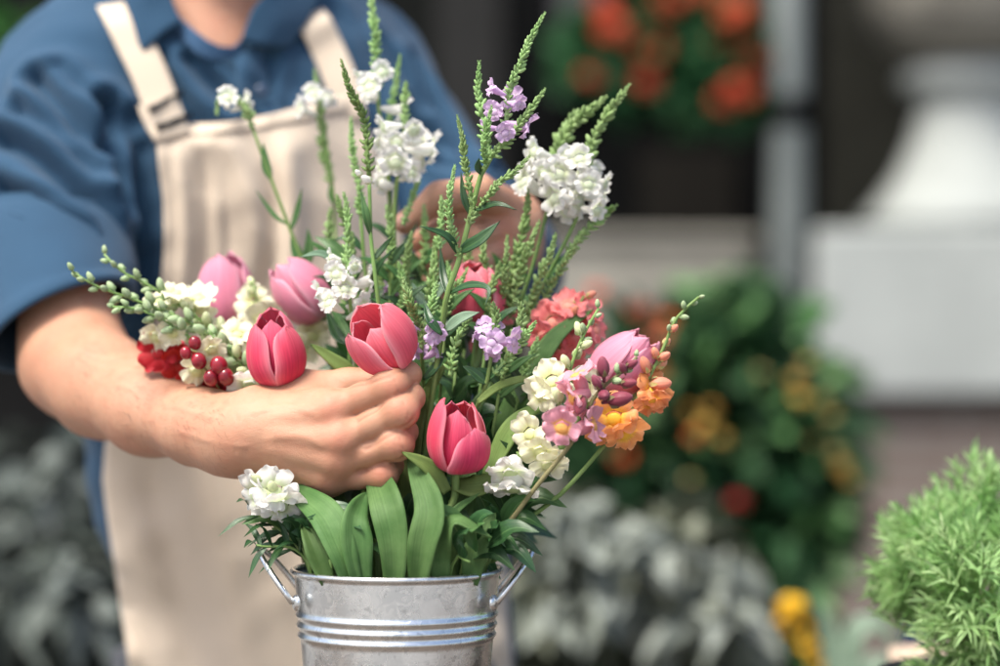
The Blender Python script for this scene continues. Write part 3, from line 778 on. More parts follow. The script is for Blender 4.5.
snapdragon('dark red snapdragon tucked behind the forearm', P(180, 370, Y),
    [P(150, 345, Y), P(185, 365, Y), P(235, 400, Y), P(310, 470, Y), sink(-.5, .4)], [],
    [(P(158, 352, Y - .02), D(-.3, -.1, .9), 1.1), (P(182, 366, Y - .02), D(0, .2, .9), 1.1), (P(216, 384, Y - .03), D(.2, .2, .9), 1.1), (P(240, 374, Y - .03), D(.3, -.4, .8), 1.05), (P(168, 340, Y), D(0, -.9, .4), .9), (P(200, 372, Y - .02), D(0, 0, 1), .9)], m_red, seed=4)
hyp = thing('hypericum_sprig', 'sprig of glossy dark red berries among cream blossoms', 'berries', P(215, 372, 1.53))
stem_part(hyp, crv([P(195, 342, 1.525), P(215, 368, 1.53), P(270, 440, 1.55), sink(-.5, .2)], 16), .0010, .0014, m_stem_d)
for (bx, by, br) in ((195, 343, .0052), (199, 361, .0062), (219, 366, .0072), (226, 377, .0066), (186, 353, .0048), (211, 378, .006)):
    mb = MB(); mb.ellip(M4(P(bx, by, 1.518), frame(D(-.2, -.8, .5)), br * .82, br * .82, br * .95), 16, 11); mb.build('berry', m_berry, hyp)
    mb = MB(); mb.tube([P(bx, by, 1.518), P(bx + 8, by + 10, 1.528)], .0007, 6); mb.build('stalk', m_stem_d, hyp)
Y = 1.60
snapdragon('pale cream snapdragon blurred between the left tulips', P(262, 330, Y),
    [P(254, 285, Y), P(258, 310, Y), P(266, 345, Y), P(300, 430, Y - .01), sink(-.35, .5)], [(.0, .1, 5, .7, 1.0, m_bud_cream)],
    [(P(253, 303, Y), D(-.3, -.3, .8), 1.0), (P(263, 322, Y - .01), D(.3, 0, .9), 1.1), (P(250, 338, Y), D(-.3, .3, .8), 1.0), (P(312, 335, Y), D(.2, .1, .9), 1.0), (P(300, 352, Y), D(0, .3, .9), 1.0)], m_cream, seed=5)
Y = 1.475
snapdragon('white snapdragon drooping over the left rim below the wrist', P(278, 500, Y),
    [P(262, 482, Y), P(277, 498, Y), P(290, 522, Y), P(307, 568, Y + .01), sink(-.55, -.3)], [(0, .06, 4, .8, 1.0, m_bud_cream)],
    [(P(275, 490, Y - .005), D(.2, -.5, .8), 1.15, m_white, 0), (P(282, 506, Y - .006), D(.35, .4, .8), 1.05), (P(255, 494, Y), D(-.8, .1, .6), 1.15), (P(268, 510, Y), D(-.4, .8, .4), .75)], m_white, seed=6,
    needle=(.30, .95, 26, .022, m_dleaf))
for k, (a, b, dx) in enumerate(((P(304, 500, 1.48), sink(-.62, -.35), 0), (P(250, 508, 1.49), sink(-.8, -.1), 0), (P(292, 498, 1.51), sink(-.7, .1), 0), (P(256, 545, 1.475), sink(-.8, -.2), 0), (P(272, 528, 1.50), sink(-.75, .1), 0))):
    lab = ['leafy green stem rising bare beside the drooping white snapdragon', 'needle leaved sprig hanging furthest left over the bucket rim', 'needle leaved sprig rising just under the wrist', 'lowest needle leaved sprig, spilling over the left bucket rim', 'needle leaved sprig between the white snapdragon stem and the left handle'][k]
    snapdragon(lab, b, [a, a.lerp(b, .4) + Vector((-.004, 0, 0)), b], [], [], m_white, seed=20 + k, name='greenery_sprig',
        needle=(.0 if k else .45, .95, 34 if k else 14, .024, m_dleaf), r=.0016)
Y = 1.45
snapdragon('mauve snapdragon with dark rose buds at the right front', P(571, 444, Y),
    [P(637, 357, Y), P(622, 372, Y), P(609, 382, Y), P(594, 397, Y), P(587, 415, Y), P(570, 445, Y), P(536, 487, Y), P(505, 528, Y + .005), sink(.62, -.25)],
    [(.0, .075, 5, .5, .65, m_bud_green, .9)],
    [(P(577, 374, Y + .004), D(-.35, -.9, .15), .95), (P(571, 398, Y), D(-.85, .25, .3), .95), (P(562, 427, Y - .012), D(-.25, .15, .95), .98), (P(594, 423, Y), D(.8, -.35, .25), 1.0), (P(576, 412, Y + .006), D(-.3, .8, .3), .8)],
    m_mauve, stm=m_stem_d, seed=7, r=.0022, needle=(.52, .9, 30, .016, m_mleaf))
_s = [o for o in S.objects if o.type == 'EMPTY'][-1]
for (bx, by, d, sc) in ((603, 367, D(-.1, -1, .2), 1.25), (597, 382, D(-.5, -.8, .3), 1.0), (629, 383, D(.9, -.1, .5), 1.0), (604, 395, D(.1, .1, 1), 1.15), (620, 399, D(.9, -.2, .4), 1.55), (580, 405, D(-.2, .8, .6), 1.25), (632, 364, D(.8, -.5, .4), .8), (623, 368, D(-.3, -.7, .6), .75)):
    put(shared('bud', 0, m_bud_rose), 'bud', _s, P(bx, by, Y - .006) - d * .005 * sc, frame(d), sc)
Y = 1.475
snapdragon('cream snapdragon at the right with a short bud tip', P(545, 440, Y),
    [P(599, 308, Y), P(585, 332, Y), P(574, 358, Y), P(560, 400, Y), P(545, 445, Y), P(522, 500, Y), sink(.55, -.05)],
    [(.0, .08, 5, .45, .6, m_bud_green), (.07, .22, 7, .8, 1.15, m_bud_cream, .9)],
    [(P(551, 380, Y - .005), D(-.5, -.3, .8), 1.0), (P(540, 395, Y), D(-.7, .1, .7), .95), (P(529, 433, Y), D(-.6, -.1, .8), 1.0), (P(540, 452, Y - .01), D(-.2, .4, .8), 1.0), (P(549, 466, Y - .008), D(.3, .6, .8), 1.0), (P(585, 385, Y + .01), D(.2, -.3, .9), .9)],
    m_cream, seed=8, r=.0020, needle=(.6, .95, 22, .016, m_mleaf))
Y = 1.465
wb = snapdragon('single white drooping blossom right of the low front tulip', P(512, 480, Y),
    [P(517, 452, Y), P(522, 470, Y + .004), P(512, 520, Y + .01), sink(.4, -.15)], [],
    [(P(512, 490, Y - .004), D(-.15, .95, .35), 1.3), (P(510, 474, Y - .006), D(-.2, .6, .7), 1.1)], m_white, seed=9)
Y = 1.50
snapdragon('orange snapdragon with a coral bud spike furthest to the right', P(640, 400, Y),
    [P(699, 297, Y), P(681, 313, Y), P(671, 328, Y), P(664, 347, Y), P(645, 385, Y), P(620, 425, Y), P(565, 490, Y - .01), sink(.65, -.05)],
    [(.0, .09, 6, .4, .6, m_bud_green, 1.0), (.09, .15, 3, .65, .8, m_bud_coral, 1.0), (.15, .20, 4, .95, 1.25, m_bud_coral, 1.1)],
    [(P(614, 417, Y - .02), D(-.1, -.1, .95), 1.15), (P(626, 434, Y - .015), D(.5, .5, .8), 1.05), (P(655, 389, Y), D(.5, -.4, .7), 1.1), (P(652, 402, Y - .005), D(.4, .6, .7), .95), (P(600, 432, Y - .01), D(-.4, .4, .8), .9)], m_orange, seed=10, r=.002)
Y = 1.542
snapdragon('coral red snapdragon blurred behind the cream bud tip', P(560, 350, Y),
    [P(584, 296, Y), P(575, 312, Y), P(562, 340, Y), P(545, 390, Y), P(510, 460, Y), sink(.45, .4)], [(0, .05, 3, .7, .9, m_bud_coral)],
    [(P(569, 304, Y), D(-.1, -.8, .6), .95), (P(588, 309, Y), D(.5, -.7, .5), .85), (P(551, 322, Y), D(-.6, -.1, .8), 1.1), (P(541, 335, Y), D(-.8, .1, .7), 1.0), (P(578, 336, Y), D(.4, 0, .9), 1.1), (P(597, 328, Y), D(.8, -.2, .5), .85),
     (P(556, 352, Y), D(-.2, .1, .95), 1.15), (P(548, 370, Y), D(-.5, .2, .8), 1.1), (P(568, 362, Y), D(.2, .2, .9), 1.0)], m_coral, seed=11)
# small coral blossom in the depth of the bouquet
snapdragon('small coral blossoms deep in the bouquet behind the lilac florets', P(500, 320, 1.55),
    [P(506, 308, 1.56), P(502, 330, 1.56), P(490, 400, 1.55), sink(.25, .4)], [], [(P(508, 314, 1.56), D(0, -.3, .9), .6), (P(480, 346, 1.56), D(0, 0, 1), .55)], m_coral, seed=12)

# ------------------------------------------------------------------ dark leafy greenery filling the bucket
FILL = [((455, 372), 1.525), ((470, 400), 1.53), ((440, 420), 1.54), ((500, 420), 1.54), ((480, 455), 1.525), ((400, 400), 1.56), ((345, 415), 1.57), ((515, 500), 1.49), ((470, 540), 1.46), ((500, 550), 1.47), ((340, 540), 1.47), ((400, 520), 1.50),
        ((420, 330), 1.57), ((380, 330), 1.58), ((540, 360), 1.57), ((450, 500), 1.49), ((300, 540), 1.48), ((360, 380), 1.59), ((490, 385), 1.57), ((465, 345), 1.58), ((520, 395), 1.55), ((430, 380), 1.55), ((415, 450), 1.54), ((505, 470), 1.53), ((375, 500), 1.54), ((325, 505), 1.53), ((455, 545), 1.52), ((500, 340), 1.6), ((440, 300), 1.6), ((530, 440), 1.51), ((410, 365), 1.6), ((295, 505), 1.50), ((478, 500), 1.515), ((365, 545), 1.51), ((420, 560), 1.50), ((505, 525), 1.475), ((488, 545), 1.455), ((330, 560), 1.455), ((312, 528), 1.475), ((520, 478), 1.50), ((470, 562), 1.44)]
for k, ((fx, fy), Yf) in enumerate(FILL):
    rs = random.Random(300 + k)
    top = P(fx, fy, Yf); bot = sink((fx - 397) / 160 * .8, (Yf - 1.5) / .08 * .7)
    root = thing('greenery_sprig', 'dark green leafy sprig packed between the flower stems', 'greenery', bot, 'dark leafy sprigs filling the bucket')
    path = crv(tobucket([top, top.lerp(bot, .45) + Vector((rs.uniform(-.01, .01), .004, 0)), bot]), 18)
    stem_part(root, path, .0009, .0017, m_stem)
    nl = 12
    for i in range(nl):
        p, d = at_t(path, .02 + .80 * i / nl)
        if p.z < BK.z + .01: continue
        a = i * 2.4 + rs.uniform(-.4, .4)
        rad = frame(-d) @ Vector((math.cos(a), math.sin(a), 0))
        if rad.y > .35: rad.y *= -.4
        L = rs.uniform(.026, .044); q = p + (rad * .9 - d * .55).normalized() * L
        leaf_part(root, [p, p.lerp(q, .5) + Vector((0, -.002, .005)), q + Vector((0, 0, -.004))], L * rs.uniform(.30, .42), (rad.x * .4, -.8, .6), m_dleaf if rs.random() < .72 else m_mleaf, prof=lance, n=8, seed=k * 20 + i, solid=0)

# unopened green spikes and slim leafy stems between the blooms
for k, (tx, ty, bx, by, Yk, sz) in enumerate(((386, 205, 390, 300, 1.56, .95), (412, 232, 408, 320, 1.55, .9), (424, 205, 420, 300, 1.585, .95), (352, 232, 362, 330, 1.55, .9), (484, 232, 476, 330, 1.55, .95), (500, 262, 486, 345, 1.535, .9), (466, 236, 462, 320, 1.57, .95),
        (330, 208, 345, 300, 1.585, .9), (512, 330, 498, 400, 1.515, .9), (538, 338, 515, 410, 1.52, .95), (447, 262, 444, 340, 1.53, .85), (560, 300, 530, 380, 1.56, 1.0), (398, 262, 400, 330, 1.53, .85), (522, 250, 505, 330, 1.58, 1.0), (376, 250, 380, 330, 1.57, .85))):
    tp, bp_ = P(tx, ty, Yk), P(bx, by, Yk); m_ = tp.lerp(bp_, .45) + Vector((.003 * (-1) ** k, 0, 0))
    fo = sink((bx - 410) / 200, (Yk - 1.5) / .1)
    lv = [([bp_.lerp(tp, .35 - .16 * q), bp_.lerp(tp, .55 - .16 * q) + Vector((.010 * (-1) ** (q + k), -.004, 0)), bp_.lerp(tp, .62 - .2 * q) + Vector((.019 * (-1) ** (q + k), -.006, .002))], px(9), m_mleaf if (q + k) % 3 else m_dleaf) for q in range(3)]
    obedient('green unopened flower spike among the taller blooms', bp_, [m_, bp_.lerp(tp, .3), bp_, fo], [([tp, tp.lerp(m_, .5), m_, bp_.lerp(tp, .3)], sz)], [], lv, m_white, 'green unopened spikes among the blooms', seed=50 + k, r=.0014)
for k, (fx, fy, Yf) in enumerate(((350, 262, 1.58), (366, 298, 1.57), (388, 272, 1.59), (408, 306, 1.57), (428, 272, 1.60), (458, 318, 1.56), (482, 296, 1.58), (505, 280, 1.60), (520, 310, 1.58), (345, 320, 1.59), (545, 345, 1.56), (470, 372, 1.54), (525, 455, 1.495), (540, 405, 1.53))):
    rs = random.Random(700 + k); top = P(fx, fy, Yf); bot = sink((fx - 397) / 190, (Yf - 1.5) / .09)
    root = thing('leafy_stem', 'mid green leafy stem rising between the bloom stems', 'greenery', bot, 'leafy stems between the blooms')
    path = crv(tobucket([top, top.lerp(bot, .35) + Vector((rs.uniform(-.008, .008), 0, 0)), bot]), 22); stem_part(root, path, .0008, .0016, m_stem)
    for i in range(11):
        p, d = at_t(path, .01 + .52 * i / 11); a = i * 2.4 + rs.uniform(-.4, .4)
        if p.z < BK.z + .02: continue
        rad = frame(-d) @ Vector((math.cos(a), math.sin(a), 0))
        if rad.y > .35: rad.y *= -.4
        L = rs.uniform(.018, .036); q = p + (rad * .8 - d * .75).normalized() * L
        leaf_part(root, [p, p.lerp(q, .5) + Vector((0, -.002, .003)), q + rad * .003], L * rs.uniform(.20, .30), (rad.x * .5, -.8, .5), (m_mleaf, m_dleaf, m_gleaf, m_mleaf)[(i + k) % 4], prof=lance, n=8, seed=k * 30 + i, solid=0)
# ------------------------------------------------------------------ signed distance modelling
class Field:
    def __init__(s, lo, hi, h):
        s.lo = np.array(lo, float); s.h = h
        s.n = np.ceil((np.array(hi) - s.lo) / h).astype(int) + 1
        s.F = np.full(s.n, .03, dtype=np.float32)
    def like(s):
        f = object.__new__(Field); f.lo, f.h, f.n = s.lo, s.h, s.n; f.F = np.full(s.n, .03, dtype=np.float32); return f
    def seg(s, a, b, ra, rb=None, k=.006, flat=None, ff=1.0, sub=False):
        rb = ra if rb is None else rb
        a = np.array(a, float); b = np.array(b, float); pad = max(ra, rb) / min(1, 1) + .03
        i0 = np.clip(np.floor((np.minimum(a, b) - pad - s.lo) / s.h).astype(int), 0, s.n - 1)
        i1 = np.clip(np.ceil((np.maximum(a, b) + pad - s.lo) / s.h).astype(int) + 1, 0, s.n)
        if (i1 <= i0).any(): return
        ax = [(s.lo[q] + np.arange(i0[q], i1[q]) * s.h - a[q]).astype(np.float32) for q in range(3)]
        X, Y_, Z = ax[0][:, None, None], ax[1][None, :, None], ax[2][None, None, :]
        d = b - a; L2 = max(float(d @ d), 1e-12)
        t = np.clip((X * d[0] + Y_ * d[1] + Z * d[2]) / L2, 0, 1).astype(np.float32)
        ex, ey, ez = X - t * d[0], Y_ - t * d[1], Z - t * d[2]
        q2 = ex * ex + ey * ey + ez * ez
        if flat is not None:
            f = np.array(flat, float); f /= np.linalg.norm(f)
            c = ex * f[0] + ey * f[1] + ez * f[2]
            q2 = q2 + c * c * (1 / ff ** 2 - 1)
        D_ = np.sqrt(q2) - (ra + (rb - ra) * t)
        sl = tuple(slice(i0[q], i1[q]) for q in range(3)); A = s.F[sl]
        if sub:
            hh = np.maximum(k - np.abs(A + D_), 0) / k; s.F[sl] = np.maximum(A, -D_) + hh * hh * k * .25
        else:
            hh = np.maximum(k - np.abs(A - D_), 0) / k; s.F[sl] = np.minimum(A, D_) - hh * hh * k * .25
    def merge(s, g, k):
        hh = np.maximum(k - np.abs(s.F - g.F), 0) / k; s.F = np.minimum(s.F, g.F) - hh * hh * k * .25
    def mesh(s, smooth=2):
        F, h = s.F, s.h; S_ = F < 0
        cnt = np.zeros(np.array(F.shape) - 1, dtype=np.uint8)
        offs = [(i, j, k) for i in (0, 1) for j in (0, 1) for k in (0, 1)]
        n = F.shape
        for o in offs: cnt += S_[o[0]:n[0] - 1 + o[0], o[1]:n[1] - 1 + o[1], o[2]:n[2] - 1 + o[2]]
        idx = np.argwhere((cnt > 0) & (cnt < 8)); N = len(idx)
        acc = np.zeros((N, 3)); c = np.zeros(N)
        for a in offs:
            for q in range(3):
                if a[q]: continue
                b = list(a); b[q] = 1
                v0 = F[tuple((idx + a).T)]; v1 = F[tuple((idx + b).T)]
                m = (v0 < 0) != (v1 < 0); t = v0[m] / (v0[m] - v1[m])
                p = np.array(a, float)[None].repeat(m.sum(), 0); p[:, q] += t
                acc[m] += p; c[m] += 1
        V = s.lo + (idx + acc / c[:, None]) * h
        idm = np.full(cnt.shape, -1, dtype=np.int32); idm[tuple(idx.T)] = np.arange(N)
        Q = []
        for q in range(3):
            r, t_ = (q + 1) % 3, (q + 2) % 3
            a = [slice(None)] * 3; b = [slice(None)] * 3
            a[q] = slice(0, -1); b[q] = slice(1, None)
            e = np.argwhere(S_[tuple(a)] != S_[tuple(b)])
            e = e[(e[:, r] > 0) & (e[:, t_] > 0) & (e[:, r] < n[r] - 1) & (e[:, t_] < n[t_] - 1)]
            ins = S_[tuple(e.T)]
            def cell(dr, dt):
                x = e.copy(); x[:, r] -= dr; x[:, t_] -= dt; return idm[tuple(x.T)]
            quad = np.stack([cell(1, 1), cell(0, 1), cell(0, 0), cell(1, 0)], 1)
            quad[~ins] = quad[~ins][:, ::-1]
            Q.append(quad)
        Q = np.concatenate(Q); Q = Q[(Q >= 0).all(1)]
        for _ in range(smooth): V = lap(V, Q)
        return V, Q
def lap(V, Q, f=.5):
    s = np.zeros_like(V); c = np.zeros(len(V))
    for i in range(4):
        for j in (1, 3):
            np.add.at(s, Q[:, i], V[Q[:, (i + j) % 4]]); np.add.at(c, Q[:, i], 1)
    return V + (s / np.maximum(c, 1)[:, None] - V) * f
def vnormals(V, Q):
    n = np.cross(V[Q[:, 2]] - V[Q[:, 0]], V[Q[:, 3]] - V[Q[:, 1]])
    o = np.zeros_like(V)
    for i in range(4): np.add.at(o, Q[:, i], n)
    return o / np.maximum(np.linalg.norm(o, axis=1), 1e-12)[:, None]
def polydist(V, pts):
    pts = np.array([tuple(p) for p in pts]); best = np.full(len(V), 9.0)
    for a, b in zip(pts[:-1], pts[1:]):
        d = b - a; t = np.clip((V - a) @ d / max(d @ d, 1e-12), 0, 1)
        best = np.minimum(best, np.linalg.norm(V - a - t[:, None] * d, axis=1))
    return best
def np_mesh(name, V, Q, mat, parent, cols=None, uv=None):
    org = np.array(parent_world(parent)) if parent else np.zeros(3)
    me = bpy.data.meshes.new(name); me.from_pydata((V - org).tolist(), [], Q.tolist())
    me.materials.append(mat); me.polygons.foreach_set('use_smooth', np.ones(len(me.polygons), dtype=bool))
    if cols is not None:
        at = me.color_attributes.new('tint', 'FLOAT_COLOR', 'POINT'); at.data.foreach_set('color', np.asarray(cols, dtype=np.float32).ravel())
    me.update()
    o = bpy.data.objects.new(name, me); COL.objects.link(o); o.parent = parent
    return o
def bvh_of(V, Q): return BVHTree.FromPolygons([tuple(v) for v in V], [tuple(q) for q in Q])
CAMP = Vector((0, 0, ZC))
def hit(bv, px_, py_, far=5):
    d = (P(px_, py_, 1.0) - CAMP).normalized()
    r = bv.ray_cast(CAMP, d, far)
    return (r[0], r[1]) if r[0] is not None else (None, None)

# ------------------------------------------------------------------ skin
def skin():
    n = NT('skin'); tc = n.n('TexCoord').outputs['Object']
    at = n.n('Attribute'); at.attribute_name = 'tint'; sp = n.n('SeparateColor'); n.l(at.outputs['Color'], sp.inputs[0])
    mott = n.noise(70, 4, .65, tc); big = n.noise(14, 3, .55, tc)
    c = n.ramp(big, [(.3, (.43, .220, .135)), (.7, (.51, .285, .185))])
    c = n.mix(n.math('MULTIPLY', n.math('SUBTRACT', mott, .42), 1.7, True), c, (.43, .185, .115, 1))
    c = n.mix(sp.outputs[0], c, (.54, .190, .125, 1))          # reddened knuckles
    c = n.mix(sp.outputs[1], c, (.70, .42, .345, 1))           # nails
    c = n.mix(sp.outputs[2], c, (.26, .085, .05, 1))           # skin creases, plus shade painted between the fingers
    n.set(Base_Color=c, Roughness=.47, Specular_IOR_Level=.38, Subsurface_Weight=.22, Subsurface_Radius=(1.0, .35, .18), Subsurface_Scale=.004)
    v = n.n('TexVoronoi', Scale=950.0, feature='DISTANCE_TO_EDGE'); n.l(tc, v.inputs['Vector'])
    mp = n.n('Mapping'); mp.inputs['Scale'].default_value = (1, 1, 1.6); n.l(tc, mp.inputs[0])
    wr = n.noise(210, 5, .7, mp.outputs[0])
    hgt = n.math('ADD', n.math('MULTIPLY', n.math('MINIMUM', v.outputs['Distance'], .12), 2.2), n.math('MULTIPLY', wr, 1.3))
    n.bump(hgt, .38, .0010)
    return n.m
m_skin = skin()

person = thing('person', 'person in a rolled sleeve blue shirt and beige apron arranging flowers in the bucket', 'person', (-.11, 1.9, 0))

# --- front (right) arm and hand
E = P(75, 363, 1.685); SH = P(60, 150, 1.80); W = P(238, 435, 1.508)
f = Field((-.345, 1.42, 1.10), (-.03, 1.79, 1.34), .0011)
armn = (.35, -.9, .1)
f.seg(E, P(55, 262, 1.745), .037, .036, .01)
f.seg(E, P(101, 385, 1.645), .0365, .0345, .015)
f.seg(P(101, 385, 1.645), P(150, 410, 1.590), .0345, .0288, .015)
f.seg(P(150, 410, 1.590), P(198, 427, 1.545), .0288, .0238, .015); f.seg(P(198, 427, 1.545), W, .0240, .0228, .012, armn, .88)
f.seg(P(215, 430, 1.528), P(262, 434, 1.500), .0232, .0215, .010, (.2, -1, 0), .80)
f.seg(P(222, 455, 1.517), P(230, 457, 1.512), .0075, .0075, .02)                     # wrist bone
# palm
g = f.like()
MC = [P(334, 409, 1.4835), P(342, 440, 1.4790), P(338, 463, 1.4830), P(329, 479, 1.4920)]
CA = [P(257, 421, 1.502), P(254, 431, 1.499), P(252, 442, 1.501), P(252, 451, 1.507)]
for (a, b, r0, r1) in zip(CA, MC, (.0165, .0175, .0165, .0145), (.0125, .0125, .0115, .0105)):
    g.seg(a, b, r0, r1, .012)
for a, b in zip(MC[:-1], MC[1:]): g.seg(a + Vector((-.006, .010, 0)), b + Vector((-.006, .010, 0)), .012, .012, .012)
g.seg(P(262, 410, 1.515), P(300, 392, 1.520), .0165, .0140, .014)                    # thumb base
g.seg(P(300, 396, 1.512), P(335, 398, 1.512), .0105, .0070, .012)                    # web
# fingers (own fields: creases stay crisp)
def finger(fld, pts, rads, knuck=True):
    h = fld.like()
    m_ = pts[0].lerp(pts[1], .55); rm = min(rads[0], rads[1]) * .965
    h.seg(pts[0], m_, rads[0], rm, .005); h.seg(m_, pts[1], rm, rads[1], .005)
    for i in range(1, len(pts) - 1):
        h.seg(pts[i], pts[i + 1], rads[i], rads[i + 1], .005)
    if knuck:
        k = pts[1]; h.seg(k + Vector((-.001, -.0007, .0003)), k + Vector((.001, -.0005, 0)), rads[1] * 1.0, None, .007)
    return h
FI = [([MC[0], P(391, 387, 1.4695), P(408, 375, 1.4830), P(404, 374, 1.510)], [.0106, .0090, .0076, .0068]),
      ([MC[1], P(401, 411, 1.4665), P(411, 398, 1.4780), P(406, 396, 1.510)], [.0109, .0093, .0085, .0074]),
      ([MC[2], P(396, 444, 1.4700), P(404, 432, 1.4810), P(398, 429, 1.512)], [.0102, .0089, .0081, .0070]),
      ([MC[3], P(383, 474, 1.4790), P(391, 465, 1.4890), P(385, 462, 1.514)], [.0093, .0081, .0074, .0063])]
fing = None
for pts, rads in FI:
    h = finger(f, pts, rads)
    if fing is None: fing = h
    else: fing.merge(h, .0006)
g.merge(fing, .0045)
th = f.like()
for a, b, r0, r1 in ((P(300, 392, 1.520), P(348, 386, 1.518), .0130, .0105), (P(348, 386, 1.518), P(391, 381, 1.512), .0105, .0085)): th.seg(a, b, r0, r1, .006)
g.merge(th, .005)
for i, r in ((0, .0065), (1, .0070), (2, .0062), (3, .0055)):                        # knuckle heads
    g.seg(MC[i] + Vector((-.001, -.0070, .001)), MC[i] + Vector((.001, -.0068, 0)), r * .9, r * .9, .010)
f.merge(g, .010)
for i in range(4):                                                                    # tendons
    f.seg(CA[i].lerp(MC[i], .30) + Vector((0, -.0146, 0)), CA[i].lerp(MC[i], .92) + Vector((0, -.0100, 0)), .0022, .0026, .008)
V1, Q1 = f.mesh(1)
del f, g, fing, th
nr = vnormals(V1, Q1)
dsp = np.zeros(len(V1)); red = np.zeros(len(V1)); crs = np.zeros(len(V1))
bv1 = bvh_of(V1, Q1)
for m_, r_, a_ in ((MC[0], .0085, .55), (MC[1], .0085, .55), (MC[2], .0075, .4), (MC[3], .008, .45)):
    c = np.array(m_ + Vector((0, -.012, 0))); red += a_ * np.exp(-(np.linalg.norm(V1 - c, axis=1) / r_) ** 2)
for k, (pts, rads) in enumerate(FI):
    c = np.array(pts[1] + Vector((0, -rads[1], 0))); red += .5 * np.exp(-(np.linalg.norm(V1 - c, axis=1) / .0065) ** 2)
    d = (pts[1] - pts[0]).normalized(); pr = Vector((d.z, 0, -d.x)).normalized()
    for q, o in enumerate((-.0030, -.0006, .0016, .0036)):                            # creases over the finger joints
        base = pts[1] + Vector((0, -rads[1] * 1.0, 0)) + d * o
        w = rads[1] * (.62 if q in (1, 2) else .45)
        pl = [base - pr * w + d * .0006, base + pr * .0, base + pr * w + d * .0006]
        dd = polydist(V1, pl); dsp -= .00042 * np.exp(-(dd / .00075) ** 2); crs += .35 * np.exp(-(dd / .00060) ** 2)
for pl, a_ in (([(358, 421), (380, 407), (400, 394), (415, 384)], .0008), ([(366, 449), (388, 436), (405, 426), (413, 419)], .0008), ([(358, 473), (382, 464), (404, 457)], .0008), ([(334, 389), (360, 385), (385, 378), (402, 372)], .0006)):   # grooves between the fingers, their shade painted in as dark tint
    pp = [Vector(q) for q in (hit(bv1, *q)[0] for q in pl) if q is not None]
    if len(pp) > 1:
        dd = polydist(V1, crv(pp, 16)); dsp -= a_ * np.exp(-(dd / .0016) ** 2); crs += .40 * np.exp(-(dd / .0011) ** 2)
red += .22 * np.exp(-(polydist(V1, [P(400, 372, 1.49), P(418, 398, 1.49), P(410, 440, 1.49), P(398, 470, 1.49)]) / .008) ** 2)
for pl, dpt in (([(232, 398), (237, 420), (236, 452)], .0004), ([(244, 400), (248, 425), (246, 455)], .0003)):   # wrist creases
    pp = [hit(bv1, *q)[0] for q in pl]
    if all(pp): dsp -= dpt * np.exp(-(polydist(V1, pp) / .0011) ** 2)
for pl, a_ in (([(255, 412), (285, 405), (310, 412)], .0005), ([(120, 385), (170, 405), (215, 418)], .0006), ([(265, 440), (300, 436), (322, 446)], .0004), ([(180, 432), (205, 440), (245, 446)], .0005)):   # veins
    pp = [hit(bv1, *q)[0] for q in pl]
    if all(pp): dsp += a_ * np.exp(-(polydist(V1, crv([Vector(p) for p in pp], 10)) / .0022) ** 2)
dsp += .00045 * wob(V1, 22, 0, 8)
V1 = V1 + nr * dsp[:, None]
C1 = np.stack([np.clip(red + .10 * wob(V1, 30, 8, 16), 0, .8), np.zeros(len(V1)), np.clip(crs, 0, .6), np.ones(len(V1))], 1)

# --- far (left) arm and hand
f = Field((-.14, 1.56, 1.22), (.09, 1.94, 1.46), .0015)
LW = P(512, 224, 1.70); LE = P(500, 266, 1.87)
f.seg(LE, LW, .036, .0225, .01)
g = f.like()
LM = [P(497, 205, 1.668), P(503, 226, 1.668), P(501, 246, 1.668), P(494, 262, 1.672)]
for m_ in LM: g.seg(LW, m_, .0165, .0115, .010)
fg = None
for pts, rads in (([LM[0], P(460, 214, 1.645), P(436, 234, 1.633), P(418, 241, 1.640)], [.0105, .0088, .0082, .0074]),
                  ([LM[1], P(468, 238, 1.638), P(442, 254, 1.630), P(422, 262, 1.640)], [.0108, .009, .0084, .0076]),
                  ([LM[2], P(474, 262, 1.638), P(448, 276, 1.630), P(430, 281, 1.642)], [.0104, .0088, .0080, .0072]),
                  ([LM[3], P(478, 283, 1.643), P(458, 295, 1.638), P(444, 298, 1.646)], [.009, .0078, .007, .0063])):
    h = finger(f, pts, rads)
    if fg is None: fg = h
    else: fg.merge(h, .0008)
th = f.like()
TH = [P(505, 208, 1.672), P(478, 190, 1.636), P(440, 198, 1.618), P(405, 223, 1.614)]
for a, b, r0, r1 in zip(TH[:-1], TH[1:], (.0140, .0112, .0105), (.0112, .0105, .0082)): th.seg(a, b, r0, r1, .006)
g.merge(fg, .008); g.merge(th, .004); f.merge(g, .010)
V2, Q2 = f.mesh(1)
nail = np.exp(-(np.linalg.norm(V2 - np.array(TH[3] + Vector((-.002, -.009, .002))), axis=1) / .006) ** 4)
red = np.zeros(len(V2))
for m_ in LM + [P(436, 232, 1.62), P(420, 240, 1.63), P(424, 256, 1.63), P(432, 274, 1.63)]: red += .5 * np.exp(-(np.linalg.norm(V2 - np.array(m_ + Vector((0, -.01, 0))), axis=1) / .010) ** 2)
V2 = V2 + vnormals(V2, Q2) * (.0004 * wob(V2, 22, 0, 8))[:, None]
C2 = np.stack([np.clip(red, 0, .7), nail * .9, np.zeros(len(V2)), np.ones(len(V2))], 1)

